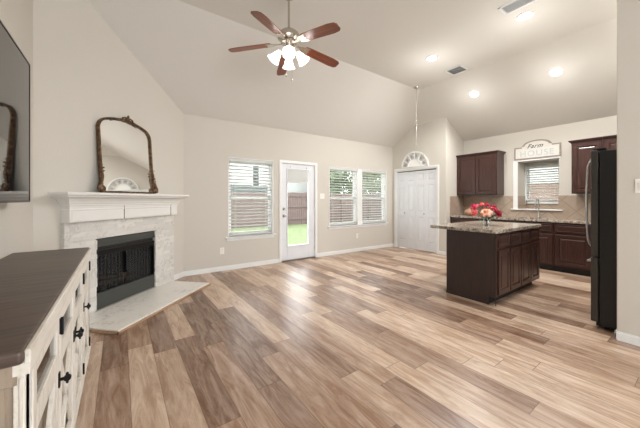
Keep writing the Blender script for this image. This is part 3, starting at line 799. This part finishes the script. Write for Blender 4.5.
# ys run from the pantry side towards the refrigerator side
base_cab('dark wood base cabinet in the far left corner of the sink wall', YS-.004, .60, 1)
base_cab('dark wood base cabinet behind the island, between corner and sink', 2.980, .43, 1)
base_cab('dark wood two-door sink base cabinet under the kitchen window', 2.546, .886, 2)
base_cab('dark wood base cabinet with one drawer right of the sink cabinet', 1.656, .50, 1)
base_cab('dark wood base cabinet mostly hidden behind the black refrigerator', 1.152, .55, 1)
# worktop with sink cutout
x0, x1 = XK-.64, XK-.002; sk = (1.75, 2.35, XK-.52, XK-.12)
m = MB(); m.box(x0, x1, -.1, sk[0], .876, .915, .004).box(x0, x1, sk[1], YS-.004, .876, .915, .004).box(x0, sk[2], sk[0], sk[1], .876, .915, .003).box(sk[3], x1, sk[0], sk[1], .876, .915, .003)
tag(m.build('kitchen_worktop', M['granite']), 'speckled granite worktop running along the sink wall', 'countertop')
t = thing('kitchen_sink', 'stainless steel sink set into the granite below the window', 'sink', ((sk[2]+sk[3])/2, (sk[0]+sk[1])/2, .72))
m = MB(); a, b = .205, .305
m.box(-a, a, -b, b, -.0, .004).box(-a, -a+.004, -b, b, 0, .154).box(a-.004, a, -b, b, 0, .154).box(-a, a, -b, -b+.004, 0, .154).box(-a, a, b-.004, b, 0, .154)
m.build('basin', M['steel'], t); MB().cyl((0, 0, .004), (0, 0, .008), .04, n=20).build('drain', M['chrome'], t)
t = thing('kitchen_faucet', 'chrome gooseneck faucet behind the kitchen sink', 'faucet', (XK-.085, 2.04, .915))
m = MB(); m.lathe([(.0, 0), (.028, 0), (.028, .012), (.020, .02), (.017, .08), (.016, .10)]); m.build('base', M['chrome'], t, True)
pts = [(0, 0, .09), (0, 0, .30)]+[(-.085+.085*math.cos(a), 0, .30+.085*math.sin(a)) for a in [PI*k/10 for k in range(1, 11)]]+[(-.17, 0, .25)]
m = MB(); m.tube(pts, .011, 10); m.build('spout', M['chrome'], t, True)
m = MB(); m.cyl((-.17, 0, .26), (-.17, 0, .185), .0155, .018, n=14); m.build('spray_head', M['chrome'], t, True)
m = MB(); m.cyl((0, 0, .07), (0, -.05, .085), .008, n=10).cyl((0, -.05, .085), (0, -.10, .12), .006, .008, n=8); m.build('lever', M['chrome'], t, True)
t = thing('soap_dispenser', 'small chrome soap dispenser left of the faucet', 'soap dispenser', (XK-.085, 2.26, .915))
m = MB(); m.lathe([(0, 0), (.016, 0), (.016, .008), (.009, .014), (.009, .06), (0, .062)], n=14); m.build('pump_body', M['chrome'], t, True)
m = MB(); m.tube([(0, 0, .058), (0, 0, .078), (-.02, 0, .083), (-.06, 0, .076)], .005, 7); m.build('nozzle', M['chrome'], t, True)
# backsplash
m = MB()
wall_boxes(m, -.1, YS, .915, 1.362, [(NI[0], NI[1], 1.085, 1.5)], lambda q, a, b, c, d: q.box(XK-.010, XK, a, b, c, d))
m.box(XK-.01, XN, NI[1]-.008, NI[1], 1.085, 1.362).box(XK-.01, XN, NI[0], NI[0]+.008, 1.085, 1.362).box(XN-.008, XN, NI[0], NI[1], 1.085, 1.195)
struct(m.build('trim_backsplash_tile', M['tile_x']))
struct(MB().box(XK-.61-.02, XK-.01, YS-.010, YS, .915, 1.362).build('trim_backsplash_tile_side', M['tile_y']))
# window in its recess
sash_window(4, KW[0], KW[1]-.004, KW[2], KW[3], ((XN-.06, KW[0]+KW[1], 0), -PI/2), 1.62)
blind('white slatted blind in the small kitchen window above the sink', KW[0]+.03, KW[1]-.03, KW[2]+.05, KW[3]-.03, (XN-.06, KW[0]+KW[1], 0), -PI/2, 26, .05)
m = MB(); m.box(XN-.045, XN+.01, KW[0]-.03, KW[1]-.002, 1.195, 1.215, .004).box(XN-.014, XN, KW[0]-.045, KW[0], 1.21, 2.07, .002).box(XN-.014, XN, KW[0]-.045, KW[1], 2.05, 2.083, .002)
m.box(XK-.045, XK+.02, NI[0]-.06, NI[1]+.12, 1.066, 1.088, .005, 2)          # ledge
m.box(XK-.014, XK, NI[1], NI[1]+.085, 1.088, 2.10, .003).box(XK-.014, XK, NI[0]-.03, NI[1]+.085, 2.085, 2.112, .003)
struct(m.build('trim_kitchen_window', M['white']))
def crown(t, x0, x1, y0, y1, z, left=True, right=True):
    """flared crown; front towards -y"""
    pr = [(.0, 0), (.006, .0), (.006, .014), (.018, .024), (.034, .044), (.040, .05), (.040, .062), (0, .062)]
    b = bmesh.new(); rings = []
    for o, h in pr:
        L = o if left else 0; Rr = o if right else 0
        rings.append([b.verts.new(p) for p in ((x0-L, y1, z+h), (x0-L, y0-o, z+h), (x1+Rr, y0-o, z+h), (x1+Rr, y1, z+h))])
    for a, c in zip(rings, rings[1:]):
        for i in range(4): b.faces.new((a[i], a[(i+1) % 4], c[(i+1) % 4], c[i]))
    b.faces.new(rings[0]); bmesh.ops.recalc_face_normals(b, faces=b.faces)
    m = MB(); m._add(b); m.build('crown_moulding', M['cab_h'], t)
def wall_cab(label, y_left, wdt, doors, left=True, right=True, side_l=True):
    t = thing('wall_cabinet', label, 'cabinet', (XK-.33, y_left, 0), -PI/2, 'wall cabinets beside the kitchen window')
    m = MB(); m.box(0, wdt, 0, .33, 1.385, 2.275, .001); m.build('carcass', M['cab_v'], t)
    g = .022; w1 = (wdt-g*(doors+1))/doors
    for k in range(doors):
        a = g+k*(w1+g); cab_front(t, a, a+w1, 1.405, 2.255, 'door', M['cab_v'])
    crown(t, 0, wdt, 0, .33, 2.27, left, right)
    return t
wall_cab('dark two-door wall cabinet left of the kitchen window', YS-.004, .885, 2, left=False)
wall_cab('dark single-door wall cabinet right of the kitchen window', 1.485, .40, 1, right=False)
wall_cab('dark wall cabinet mostly hidden behind the black refrigerator top', 1.083, .85, 2, left=False, right=False)
# sign
t = thing('farm_house_sign', 'white wooden sign with scalloped taupe frame above the kitchen window', 'sign', (XK-.004, 2.10, 2.118), -PI/2)
def sign_outline(k):
    hw, hs = .392-k, .262-k
    r = [(hw, k), (hw, hs), (hw-.14+k, hs), (hw-.145+k, hs+.03)]
    for i in range(13):
        a = i/12*PI; x = (.232-k)*math.cos(a); r.append((x, hs+.035+.085*math.sin(a)**1.1))
    r += [(-(hw-.145+k), hs+.03), (-(hw-.14+k), hs), (-hw, hs), (-hw, k)]
    return r
RX = Matrix.Rotation(PI/2, 4, 'X')
m = MB(); m.prism(sign_outline(0), 0.001, .016, mat=RX, bev=.002); m.build('sign_frame', M['taupe'], t)
m = MB(); m.prism(sign_outline(.026), .014, .019, mat=RX); m.build('sign_board', M['sign_board'], t)
def text(body, size, loc, mat, parent, name, shear=0, space=1.0, ext=.0015, rx=PI/2, offs=0):
    c = bpy.data.curves.new(name, 'FONT'); c.body = body; c.size = size; c.align_x = 'CENTER'; c.extrude = ext; c.shear = shear; c.space_character = space; c.offset = offs
    tmp = bpy.data.objects.new(name, c); C.objects.link(tmp); bpy.context.view_layer.update()
    me = bpy.data.meshes.new_from_object(tmp); bpy.data.objects.remove(tmp); bpy.data.curves.remove(c)
    me.materials.clear(); me.materials.append(mat)
    o = bpy.data.objects.new(name, me); C.objects.link(o); o.parent = parent; o.location = loc; o.rotation_euler = (rx, 0, 0); return o
text('Farm', .12, (-.03, -.0205, .222), M['black_gloss'], t, 'script_lettering', .45, 1.1, offs=.0005)
text('HOUSE', .165, (0, -.0205, .060), M['pale_blue'], t, 'block_lettering', 0, 1.15, offs=.001)

# ------------------------------------------------------------------ island
IX0, IX1, IY0, IY1 = 3.668, 5.10, 1.525, 2.144
t = thing('kitchen_island', 'dark wood kitchen island with four drawers over four doors', 'island', (IX0, IY0, 0))
Lw = IX1-IX0; dd = IY1-IY0
MB().box(.014, Lw-.014, .004, dd, .10, .874).build('carcass', M['cab_h'], t)
m = MB(); m.prism([(0.0, .0), (0.0, .874), (-dd, .874), (-dd, 0), (-.085, 0), (-.085, .10), (0, .10)], 0, .016, mat=Matrix(((0, 0, 1, 0), (-1, 0, 0, 0), (0, 1, 0, 0), (0, 0, 0, 1))))
m.build('end_panel', M['cab_side'], t)
m = MB(); m.prism([(0.0, .10), (0.0, .874), (-dd, .874), (-dd, 0), (-.085, 0), (-.085, .10)], Lw-.016, Lw, mat=Matrix(((0, 0, 1, 0), (-1, 0, 0, 0), (0, 1, 0, 0), (0, 0, 0, 1))))
m.build('end_panel', M['cab_side'], t)
MB().box(.014, Lw-.014, .085, .10, 0, .10).build('toe_kick', M['toe'], t)
for a, b in ((0, .045), (Lw-.03, Lw)): MB().box(a, b, -.004, .006, .10, .874, .001).build('corner_stile', M['cab_v'], t)
m = MB(); m.box(-.010, 0, .075, dd+.004, 0, .035, .003); m.build('shoe_moulding', M['cab_side'], t)
g = .022; w1 = (Lw-.045-.03-g*3-.01)/4
for k in range(4):
    a = .05+k*(w1+g)
    cab_front(t, a, a+w1, .125, .665, 'door', M['cab_v']); cab_front(t, a, a+w1, .70, .85, 'drawer_front', M['cab_h'])
# worktop with rounded corners
def rrect(x0, x1, y0, y1, r, n=6):
    pts = []
    for cx, cy, a0 in ((x1-r, y1-r, 0), (x0+r, y1-r, 90), (x0+r, y0+r, 180), (x1-r, y0+r, 270)):
        for k in range(n+1): a = math.radians(a0+90*k/n); pts.append((cx+r*math.cos(a), cy+r*math.sin(a)))
    return pts
m = MB(); m.prism(rrect(IX0-.035, IX1+.035, IY0-.035, 2.395, .05), .875, .915, bev=.005)
tag(m.build('island_worktop', M['granite']), 'speckled granite slab on the kitchen island, overhanging towards the pantry', 'countertop')

# vase and roses
VX, VY = 4.31, 1.905
m = MB(); m.shell([(.001, 0), (.050, 0), (.052, .02), (.050, .06), (.044, .10)], thick=.004, n=24)
tag(m.build('glass_vase', M['clear'], None, True, loc=(VX, VY, .916)), 'short clear glass vase holding roses on the island', 'vase')
mw = MB(); mw.lathe([(0, .005), (.044, .005), (.046, .05), (0, .05)], n=20)
def rose(label, px, pz, dep, r, mat):
    """px: metres to the camera's right, dep: metres away, pz: height above the worktop"""
    rx, ry = .8148, -.5797; fx, fy = .5797, .8148
    dx, dy = px*rx+dep*fx, px*ry+dep*fy
    t = thing('rose', label, 'flower', (VX, VY, .918), 0, 'roses in the glass vase')
    m = MB(); base = Vector((-dx*.12, -dy*.12, .01)); head = Vector((dx, dy, pz-.918+.915))
    neck = Vector((dx*.28, dy*.28, .10))
    head.z = pz
    m.tube([base, neck, head*.6+neck*.4, head], .0032, 6); m.build('stem', M['stem'], t)
    m = MB(); dirv = (head-neck).normalized(); q = Vector((0, 0, 1)).rotation_difference(dirv).to_matrix().to_4x4()
    T0 = Matrix.Translation(head) @ q
    m.ball(head+dirv*r*.15, r*.48, 1, 1, 1, 10)
    for layer, (cnt, rad, tilt, hh) in enumerate(((3, .32, 8, .80), (5, .52, 22, .82), (6, .74, 42, .78), (7, .92, 66, .70))):
        for k in range(cnt):
            a = 2*PI*k/cnt+layer*.5+random.uniform(-.12, .12); b = bmesh.new(); N = 4; vs = []
            for i in range(N+1):
                for j in range(N+1):
                    u = (j/N-.5); v = i/N; wdt = math.sin(PI*min(1, .22+v*.72))*1.25*r
                    ang = math.radians(tilt)*(.4+.8*v)+(.5*v**3 if layer > 1 else -.25*v**2)
                    rr = r*.12+math.sin(ang)*v*r*hh*1.15+rad*r*.25
                    z = math.cos(ang)*v*r*hh*1.1-r*.25+(u*u)*r*.25*(1 if layer < 2 else -.6)
                    ph = u*wdt/max(rr, r*.25)
                    vs.append(b.verts.new((rr*math.cos(a+ph*.9), rr*math.sin(a+ph*.9), z)))
            for i in range(N):
                for j in range(N):
                    q0 = i*(N+1)+j; b.faces.new((vs[q0], vs[q0+1], vs[q0+N+2], vs[q0+N+1]))
            m._add(b, T0)
    m.build('bloom', M[mat], t, True)
    return t
S4 = 4.05/281
def R_(pxx, pyy, dep, r, mat, label):
    s = 4.05+dep; px = (pxx-487.2)/281*s; z = 1.28-(pyy-199.7)/281*s-.918
    rose(label, px, z-r*.3, dep, r, mat)
R_(483.5, 210.5, -.07, .070, 'peach', 'large peach rose at the front centre of the bouquet')
R_(492.5, 207, -.03, .064, 'crimson', 'crimson rose right of the large peach rose, upper centre')
R_(498.8, 212, .0, .058, 'crimson', 'crimson rose at the right edge of the bouquet')
R_(475.5, 205.5, .03, .058, 'pink', 'deep pink rose at the upper left of the bouquet')
R_(473, 211.5, -.03, .048, 'coral', 'small coral rose at the lower left edge of the bouquet')
R_(484.5, 203.5, .07, .048, 'coral', 'small coral rose at the top of the bouquet, behind the peach one')
R_(490, 203.8, .08, .042, 'pink', 'small pink rose at the back top of the bouquet')
R_(497, 206.5, .07, .045, 'crimson', 'small crimson rose at the back right of the bouquet')
def sprig(label, pts, mat, n, ln):
    t = thing('leaf_sprig', label, 'leaves', (VX, VY, .918), 0, 'leaf sprigs among the roses')
    m = MB(); b = bmesh.new()
    for k in range(n):
        u = (k+1)/n; i = min(int(u*(len(pts)-1)), len(pts)-2); p = Vector(pts[i]).lerp(Vector(pts[i+1]), u*(len(pts)-1)-i)
        d = Vector((random.uniform(-1, 1), random.uniform(-1, 1), random.uniform(-.3, .6))).normalized(); sdv = d.cross(Vector((0, 0, 1))).normalized()*ln*.28
        v = [b.verts.new(q) for q in (p, p+d*ln*.5+sdv+Vector((0, 0, .004)), p+d*ln, p+d*ln*.5-sdv+Vector((0, 0, .004)))]; b.faces.new(v)
    m._add(b); m.build('leaves', M[mat], t); m = MB(); m.tube(pts, .0022, 5); m.build('stem', M['stem'], t)
def P3(px, dep, z): return (px*.8148+dep*.5797, -px*.5797+dep*.8148, z)
sprig('pale teal leaf sprig hanging at the left rim of the vase', [P3(0, 0, .03), P3(-.04, -.02, .11), P3(-.10, -.06, .10), P3(-.135, -.08, .06)], 'teal', 14, .05)
sprig('green leaves below the crimson roses on the vase right side', [P3(0, 0, .03), P3(.03, -.02, .11), P3(.09, -.04, .13), P3(.13, -.04, .11)], 'stem', 16, .06)
sprig('green leaves under the peach rose at the vase front', [P3(0, 0, .03), P3(0, -.04, .10), P3(.02, -.09, .11), P3(.05, -.11, .09)], 'stem', 14, .055)
# jar on the far worktop
t = thing('ceramic_jar', 'small round tan ceramic jar on the worktop under the left wall cabinet', 'jar', (6.62, 3.30, .916))
m = MB(); m.lathe([(0, 0), (.06, 0), (.10, .03), (.115, .07), (.10, .115), (.06, .14), (.05, .145), (0, .145)], n=24); m.build('body', M['tan_ceramic'], t, True)
m = MB(); m.lathe([(0, .145), (.052, .145), (.045, .158), (.012, .165), (.012, .18), (.018, .19), (0, .20)], n=18); m.build('lid', M['tan_ceramic'], t, True)

# ------------------------------------------------------------------ refrigerator
FX, FW = 3.872, .83
t = thing('refrigerator', 'tall black bottom-freezer refrigerator standing behind the stub wall end', 'refrigerator', (FX+FW, .662, 0), PI)   # local x towards -X, local -y towards +Y
MB().box(0, FW, .0, .68, .03, 1.765, .006, 2).build('cabinet', M['fridge_side'], t)
MB().box(.02, FW-.02, -.01, .0, .05, 1.75).build('door_gasket', M['rubber'], t)
do = MB().box(0, FW, -.065, -.01, .715, 1.775, .008, 3).build('fridge_door', M['fridge_door'], t)
df = MB().box(0, FW, -.065, -.01, .06, .700, .008, 3).build('freezer_drawer', M['fridge_door'], t)
hx = FW-.07
m = MB(); pts = [(hx, -.066, 1.70), (hx, -.085, 1.66)]+[(hx, -.098-.012*math.sin(PI*k/8), 1.62-k*.0925) for k in range(9)]+[(hx, -.085, .83), (hx, -.066, .80)]
m.tube(pts, .011, 8); m.build('handle', M['steel'], do, True)
m = MB(); m.tube([(.08, -.066, .655), (.085, -.10, .648), (FW-.085, -.10, .648), (FW-.08, -.066, .655)], .012, 8); m.build('handle', M['steel'], df, True)
MB().box(FW-.09, FW-.01, -.055, .04, 1.775, 1.793, .004).build('hinge_cover', M['rubber'], t)
MB().box(.03, FW-.03, -.03, .02, .02, .06).build('kick_grille', M['rubber'], t)
for x in (.05, FW-.05):
    for y in (.04, .62): MB().cyl((x, y, 0), (x, y, .035), .018, n=10).build('foot', M['rubber'], t)

# ------------------------------------------------------------------ ceiling fan
FCX, FCY, FZ = 1.578, 2.835, 3.03
t = thing('ceiling_fan', 'brushed nickel ceiling fan with five cherry blades and a lit lamp cluster', 'ceiling fan', (FCX, FCY, FZ))
m = MB(); m.lathe([(0, H-FZ), (.07, H-FZ), (.065, H-FZ-.05), (.03, H-FZ-.075), (0, H-FZ-.075)], n=24); m.build('canopy', M['nickel'], t, True)
m = MB(); m.cyl((0, 0, .2), (0, 0, H-FZ-.07), .0125, n=12); m.build('downrod', M['nickel'], t, True)
m = MB(); m.lathe([(0, .215), (.03, .215), (.035, .190), (.085, .178), (.118, .150), (.130, .12), (.128, .095), (.10, .075), (.06, .06), (0, .06)], n=32); m.build('motor_housing', M['nickel'], t, True)
m = MB(); m.lathe([(0, .062), (.085, .062), (.09, .04), (.06, .02), (.045, -.02), (.06, -.04), (.06, -.06), (.03, -.085), (0, -.09)], n=28); m.build('light_fitter', M['nickel'], t, True)
for k in range(5):
    A = math.radians(70+72*k); q = Matrix.Rotation(A, 4, 'Z') @ Matrix.Translation((0, 0, .055)) @ Matrix.Rotation(math.radians(6.5), 4, 'Y') @ Matrix.Rotation(math.radians(-12), 4, 'X')
    m = MB(Matrix.Identity(4))
    pts = [(.205, -.048), (.23, -.060), (.60, -.070), (.675, -.060), (.70, -.035), (.70, .035), (.675, .060), (.60, .070), (.23, .060), (.205, .048)]
    m.prism(pts, -.003, .003, bev=.001)
    bl = m.build('blade', M['blade'], t); bl.matrix_local = q
    m = MB(); m.prism([(.075, -.018), (.13, -.016), (.19, -.045), (.275, -.052), (.245, -.018), (.27, 0), (.245, .018), (.275, .052), (.19, .045), (.13, .016), (.075, .018)], -.010, -.004, bev=.001)
    for (bx, by) in ((.235, -.032), (.235, .032), (.255, 0)): m.cyl((bx, by, -.014), (bx, by, -.008), .006, n=8)
    br = m.build('blade_bracket', M['nickel'], bl)
for k in range(4):
    A = math.radians(61+90*k); ca, sa = math.cos(A), math.sin(A)
    m = MB(); m.tube([(ca*.05, sa*.05, -.045), (ca*.085, sa*.085, -.04), (ca*.105, sa*.105, -.06)], .008, 7); arm = m.build('lamp_arm', M['nickel'], t, True)
    tilt = Matrix.Rotation(A, 4, 'Z') @ Matrix.Rotation(math.radians(180-38), 4, 'Y')
    T1 = Matrix.Translation((ca*.10, sa*.10, -.055)) @ tilt
    m = MB(); m.cyl((0, 0, -.01), (0, 0, .025), .022, n=14); m2 = m.build('lamp_socket', M['nickel'], arm, True); m2.matrix_local = T1
    m = MB(); m.shell([(.026, .0), (.030, .02), (.043, .045), (.048, .075), (.055, .10), (.074, .130)], thick=.003, n=32, wave=.07, lobes=8)
    sh = m.build('lamp_shade', M['lampglass'], arm, True); sh.matrix_local = T1
    m = MB(); m.ball((0, 0, .062), .024, 1, 1, 1.3, 12); bu = m.build('bulb', M['bulb'], arm, True); bu.matrix_local = T1
    p = T1 @ Vector((0, 0, .085))
    l = bpy.data.lights.new('fan_lamp', 'POINT'); l.energy = FAN_W; l.color = LAMP_COL; l.shadow_soft_size = .025
    o = bpy.data.objects.new('fan_lamp_light', l); C.objects.link(o); o.parent = t; o.location = p
for (x, y, ln) in ((.03, -.02, .30), (-.02, .025, .25)):
    m = MB(); m.cyl((x, y, -.06), (x, y, -.06-ln), .0015, n=5).ball((x, y, -.07-ln), .012, 1, 1, 1.5, 8); m.build('pull_chain', M['nickel'], t, True)

# pendant chain and hook
t = thing('swag_chain', 'thin metal chain hanging from a small ceiling canopy near the pantry', 'chain', (5.10, 3.655, 0))
m = MB(); m.lathe([(0, H), (.06, H), (.055, H-.018), (.02, H-.03), (0, H-.03)], n=20); m.build('ceiling_canopy', M['nickel'], t, True)
m = MB(); z = H-.03; k = 0
while z > 2.42:
    pts = [(0.008*math.cos(a), 0, z-.016+.016*math.sin(a)) if k % 2 else (0, .008*math.cos(a), z-.016+.016*math.sin(a)) for a in [2*PI*i/8 for i in range(9)]]
    m.tube(pts, .0024, 4); z -= .026; k += 1
m.build('chain_links', M['nickel'], t)
m = MB(); m.tube([(0, 0, z+.01), (0, 0, z-.03), (.015, 0, z-.05), (.03, 0, z-.035)], .003, 6); m.build('hook', M['nickel'], t)

# ------------------------------------------------------------------ recessed lamps and vents
def downlight(label, x, y, z, slope=0):
    t = thing('recessed_light', label, 'ceiling light', (x, y, z), 0, 'recessed ceiling lights'); t.rotation_euler = (0, slope, 0)
    m = MB(); m.lathe([(.072, -.001), (.098, -.001), (.095, -.009), (.074, -.006), (.072, -.001)], n=32); m.build('trim_ring', M['white'], t, True)
    m = MB(); m.cyl((0, 0, -.004), (0, 0, 0), .074, n=32); m.build('lens', M['led'], t)
    l = bpy.data.lights.new('downlight', 'SPOT'); l.energy = SPOT_W*4; l.color = LAMP_COL; l.spot_size = math.radians(176); l.spot_blend = .5; l.shadow_soft_size = .07
    o = bpy.data.objects.new('downlight', l); C.objects.link(o); o.parent = t; o.location = (0, 0, -.03)
    l = bpy.data.lights.new('stray_light', 'POINT'); l.energy = GLOW_W; l.color = LAMP_COL; l.shadow_soft_size = 0
    o = bpy.data.objects.new('stray_light', l); C.objects.link(o); o.parent = t; o.location = (0, 0, -.42)
sl = math.atan(sB)
downlight('round recessed ceiling light farthest left, on the flat ceiling near the chain', 4.26, 2.75, H)
downlight('round recessed ceiling light at the top, beside the large vent', 4.265, 1.42, H)
zb = lambda x: H-sB*(x-XB)
downlight('round recessed light on the sloped ceiling above the left wall cabinet', 5.75, 2.78, zb(5.75), sl)
downlight('round recessed light on the sloped ceiling nearest the refrigerator', 5.79, 1.50, zb(5.79), sl)
downlight('added unseen ceiling light brightening the kitchen from beyond the right edge', 5.05, .25, H)  # extra fixture out of view, added to brighten the kitchen wall
def vent(label, x, y, lx, ly):
    t = thing('ceiling_vent', label, 'vent', (x, y, H), 0, 'ceiling air vents')
    m = MB(); f = .025; m.box(-lx, lx, -ly, -ly+f, -.008, 0, .002).box(-lx, lx, ly-f, ly, -.008, 0, .002).box(-lx, -lx+f, -ly, ly, -.008, 0, .002).box(lx-f, lx, -ly, ly, -.008, 0, .002); m.build('frame', M['white'], t)
    MB().box(-lx+f, lx-f, -ly+f, ly-f, -.002, -.0005).build('dark_duct', M['roof'], t)
    n = int((2*ly-2*f)/.022); m = MB()
    for k in range(n):
        y0 = -ly+f+.011+k*(2*ly-2*f-.0)/n
        m.box(-lx+f, lx-f, -.0075, .0075, -.0008, .0008, mat=Matrix.Translation((0, y0, -.006)) @ Matrix.Rotation(.6, 4, 'X'))
    m.build('louvres', M['white'], t)
vent('small square ceiling vent between the recessed lights', 5.03, 2.745, .15, .15)
vent('large rectangular ceiling vent at the top edge of the photo', 3.93, 1.37, .11, .19)

# ------------------------------------------------------------------ outside
m = MB(); m.box(-14, 36, YB+.14, 32, -.22, -.16).box(7.5, 36, -14, YB+.14, -.22, -.16); g_ = m.build('lawn', M['grass']); g_['kind'] = 'stuff'; g_['label'] = 'green lawn outside behind the house'; g_['category'] = 'grass'
m = MB(); m.box(-1.2, 7.4, YB+.14, YB+1.1, -.16, -.06, .005); struct(m.build('patio_slab', M['cement']))
t = thing('board_fence', 'weathered brown board fence across the back yard', 'fence', (0, 14.0, -.16))
m = MB(); random.seed(2); x = -8
while x < 26: m.box(x, x+.138, random.uniform(-.004, .004), .02, .02, 1.85+random.uniform(-.012, .012), .002); x += .146
m.build('boards', M['fence'], t)
m = MB()
for z in (.30, 1.0, 1.62): m.box(-8, 26, -.045, -.005, z, z+.09)
m.build('rails', M['fence'], t)
for i in range(14): MB().box(-8+i*2.45, -7.9+i*2.45, -.09, .0, 0, 1.8).build('post', M['fence'], t)
def tree(label, x, y, z, r, h, mat, seed, n=2600, trunk=1.2):
    random.seed(seed); t = thing('tree', label, 'tree', (x, y, z), 0, 'trees in the back yard')
    m = MB(); m.tube([(0, 0, 0), (.03, .02, trunk*.6), (-.02, .03, trunk), (.02, 0, trunk+h*.5)], .07, 8, [.10, .08, .07, .03]); m.build('trunk', M['bark'], t, True)
    b = bmesh.new(); blobs = [(Vector((random.uniform(-.6, .6)*r, random.uniform(-.5, .5)*r, trunk+h*random.uniform(.15, .9))), random.uniform(.3, .5)*r) for _ in range(11)]
    for _ in range(n):
        c, br = random.choice(blobs); d = Vector((random.gauss(0, 1), random.gauss(0, 1), random.gauss(0, 1))).normalized()
        p = c+d*br*random.uniform(.75, 1.0); a = Vector((random.gauss(0, 1), random.gauss(0, 1), random.gauss(0, 1))).normalized(); s = a.cross(d).normalized(); L = random.uniform(.08, .15)
        b.faces.new([b.verts.new(q) for q in (p, p+a*L+s*L*.5, p+a*L*2, p+a*L-s*L*.5)])
    m = MB(); m._add(b); o = m.build('crown', M[mat], t)
tree('leafy green tree seen through the left pane of the double window', 12.2, 15.6, -.16, 2.1, 3.4, 'leafg', 11, 5200, 1.1)
tree('pale green tree seen through the right pane of the double window', 16.2, 15.8, -.16, 2.5, 3.6, 'leafg2', 12, 6400, 1.1)
tree('dense green tree at the far right of the double window view', 20.4, 16.6, -.16, 2.4, 4.2, 'leafg', 13, 5200, 1.2)
# neighbouring house behind the fence
t = thing('neighbour_house', 'pale neighbouring house with grey roof beyond the fence', 'house', (3.5, 18.5, -.16))
MB().box(-8, 9.2, 0, 7, 0, 4.6).build('wall', M['siding'], t)
m = MB(); b = bmesh.new(); v = [b.verts.new(p) for p in ((-8.5, -.5, 4.5), (9.7, -.5, 4.5), (9.7, 7.5, 4.5), (-8.5, 7.5, 4.5), (-6, 3.5, 7), (7.1, 3.5, 7))]
for f in ((0, 1, 5, 4), (1, 2, 5), (2, 3, 4, 5), (3, 0, 4), (0, 3, 2, 1)): b.faces.new([v[i] for i in f])
m._add(b); m.build('roof', M['roof'], t)
for x0, x1, z0, z1 in ((3.95, 4.4, 2.4, 3.8), (-2.5, -1.2, 1.5, 2.9), (-5.8, -4.6, 1.5, 2.9)):
    f = MB().box(x0-.06, x1+.06, -.04, 0, z0-.06, z1+.06).build('window', M['white'], t); MB().box(x0, x1, -.05, -.03, z0, z1).build('pane', M['darkwin'], f)
MB().box(-8, 5.2, -.03, 0, 1.85, 2.45).build('siding_band', M['roof'], t)
# brick house beside the kitchen
t = thing('brick_house', 'brick side wall of the next house seen through the kitchen blind', 'house', (11.5, 3.5, -.16))
MB().box(0, 3, -7, 4, 0, 2.0).build('brick_wall', M['brickn'], t); MB().box(0, 3, -7, 4, 2.0, 5.5).build('upper_siding', M['siding'], t)
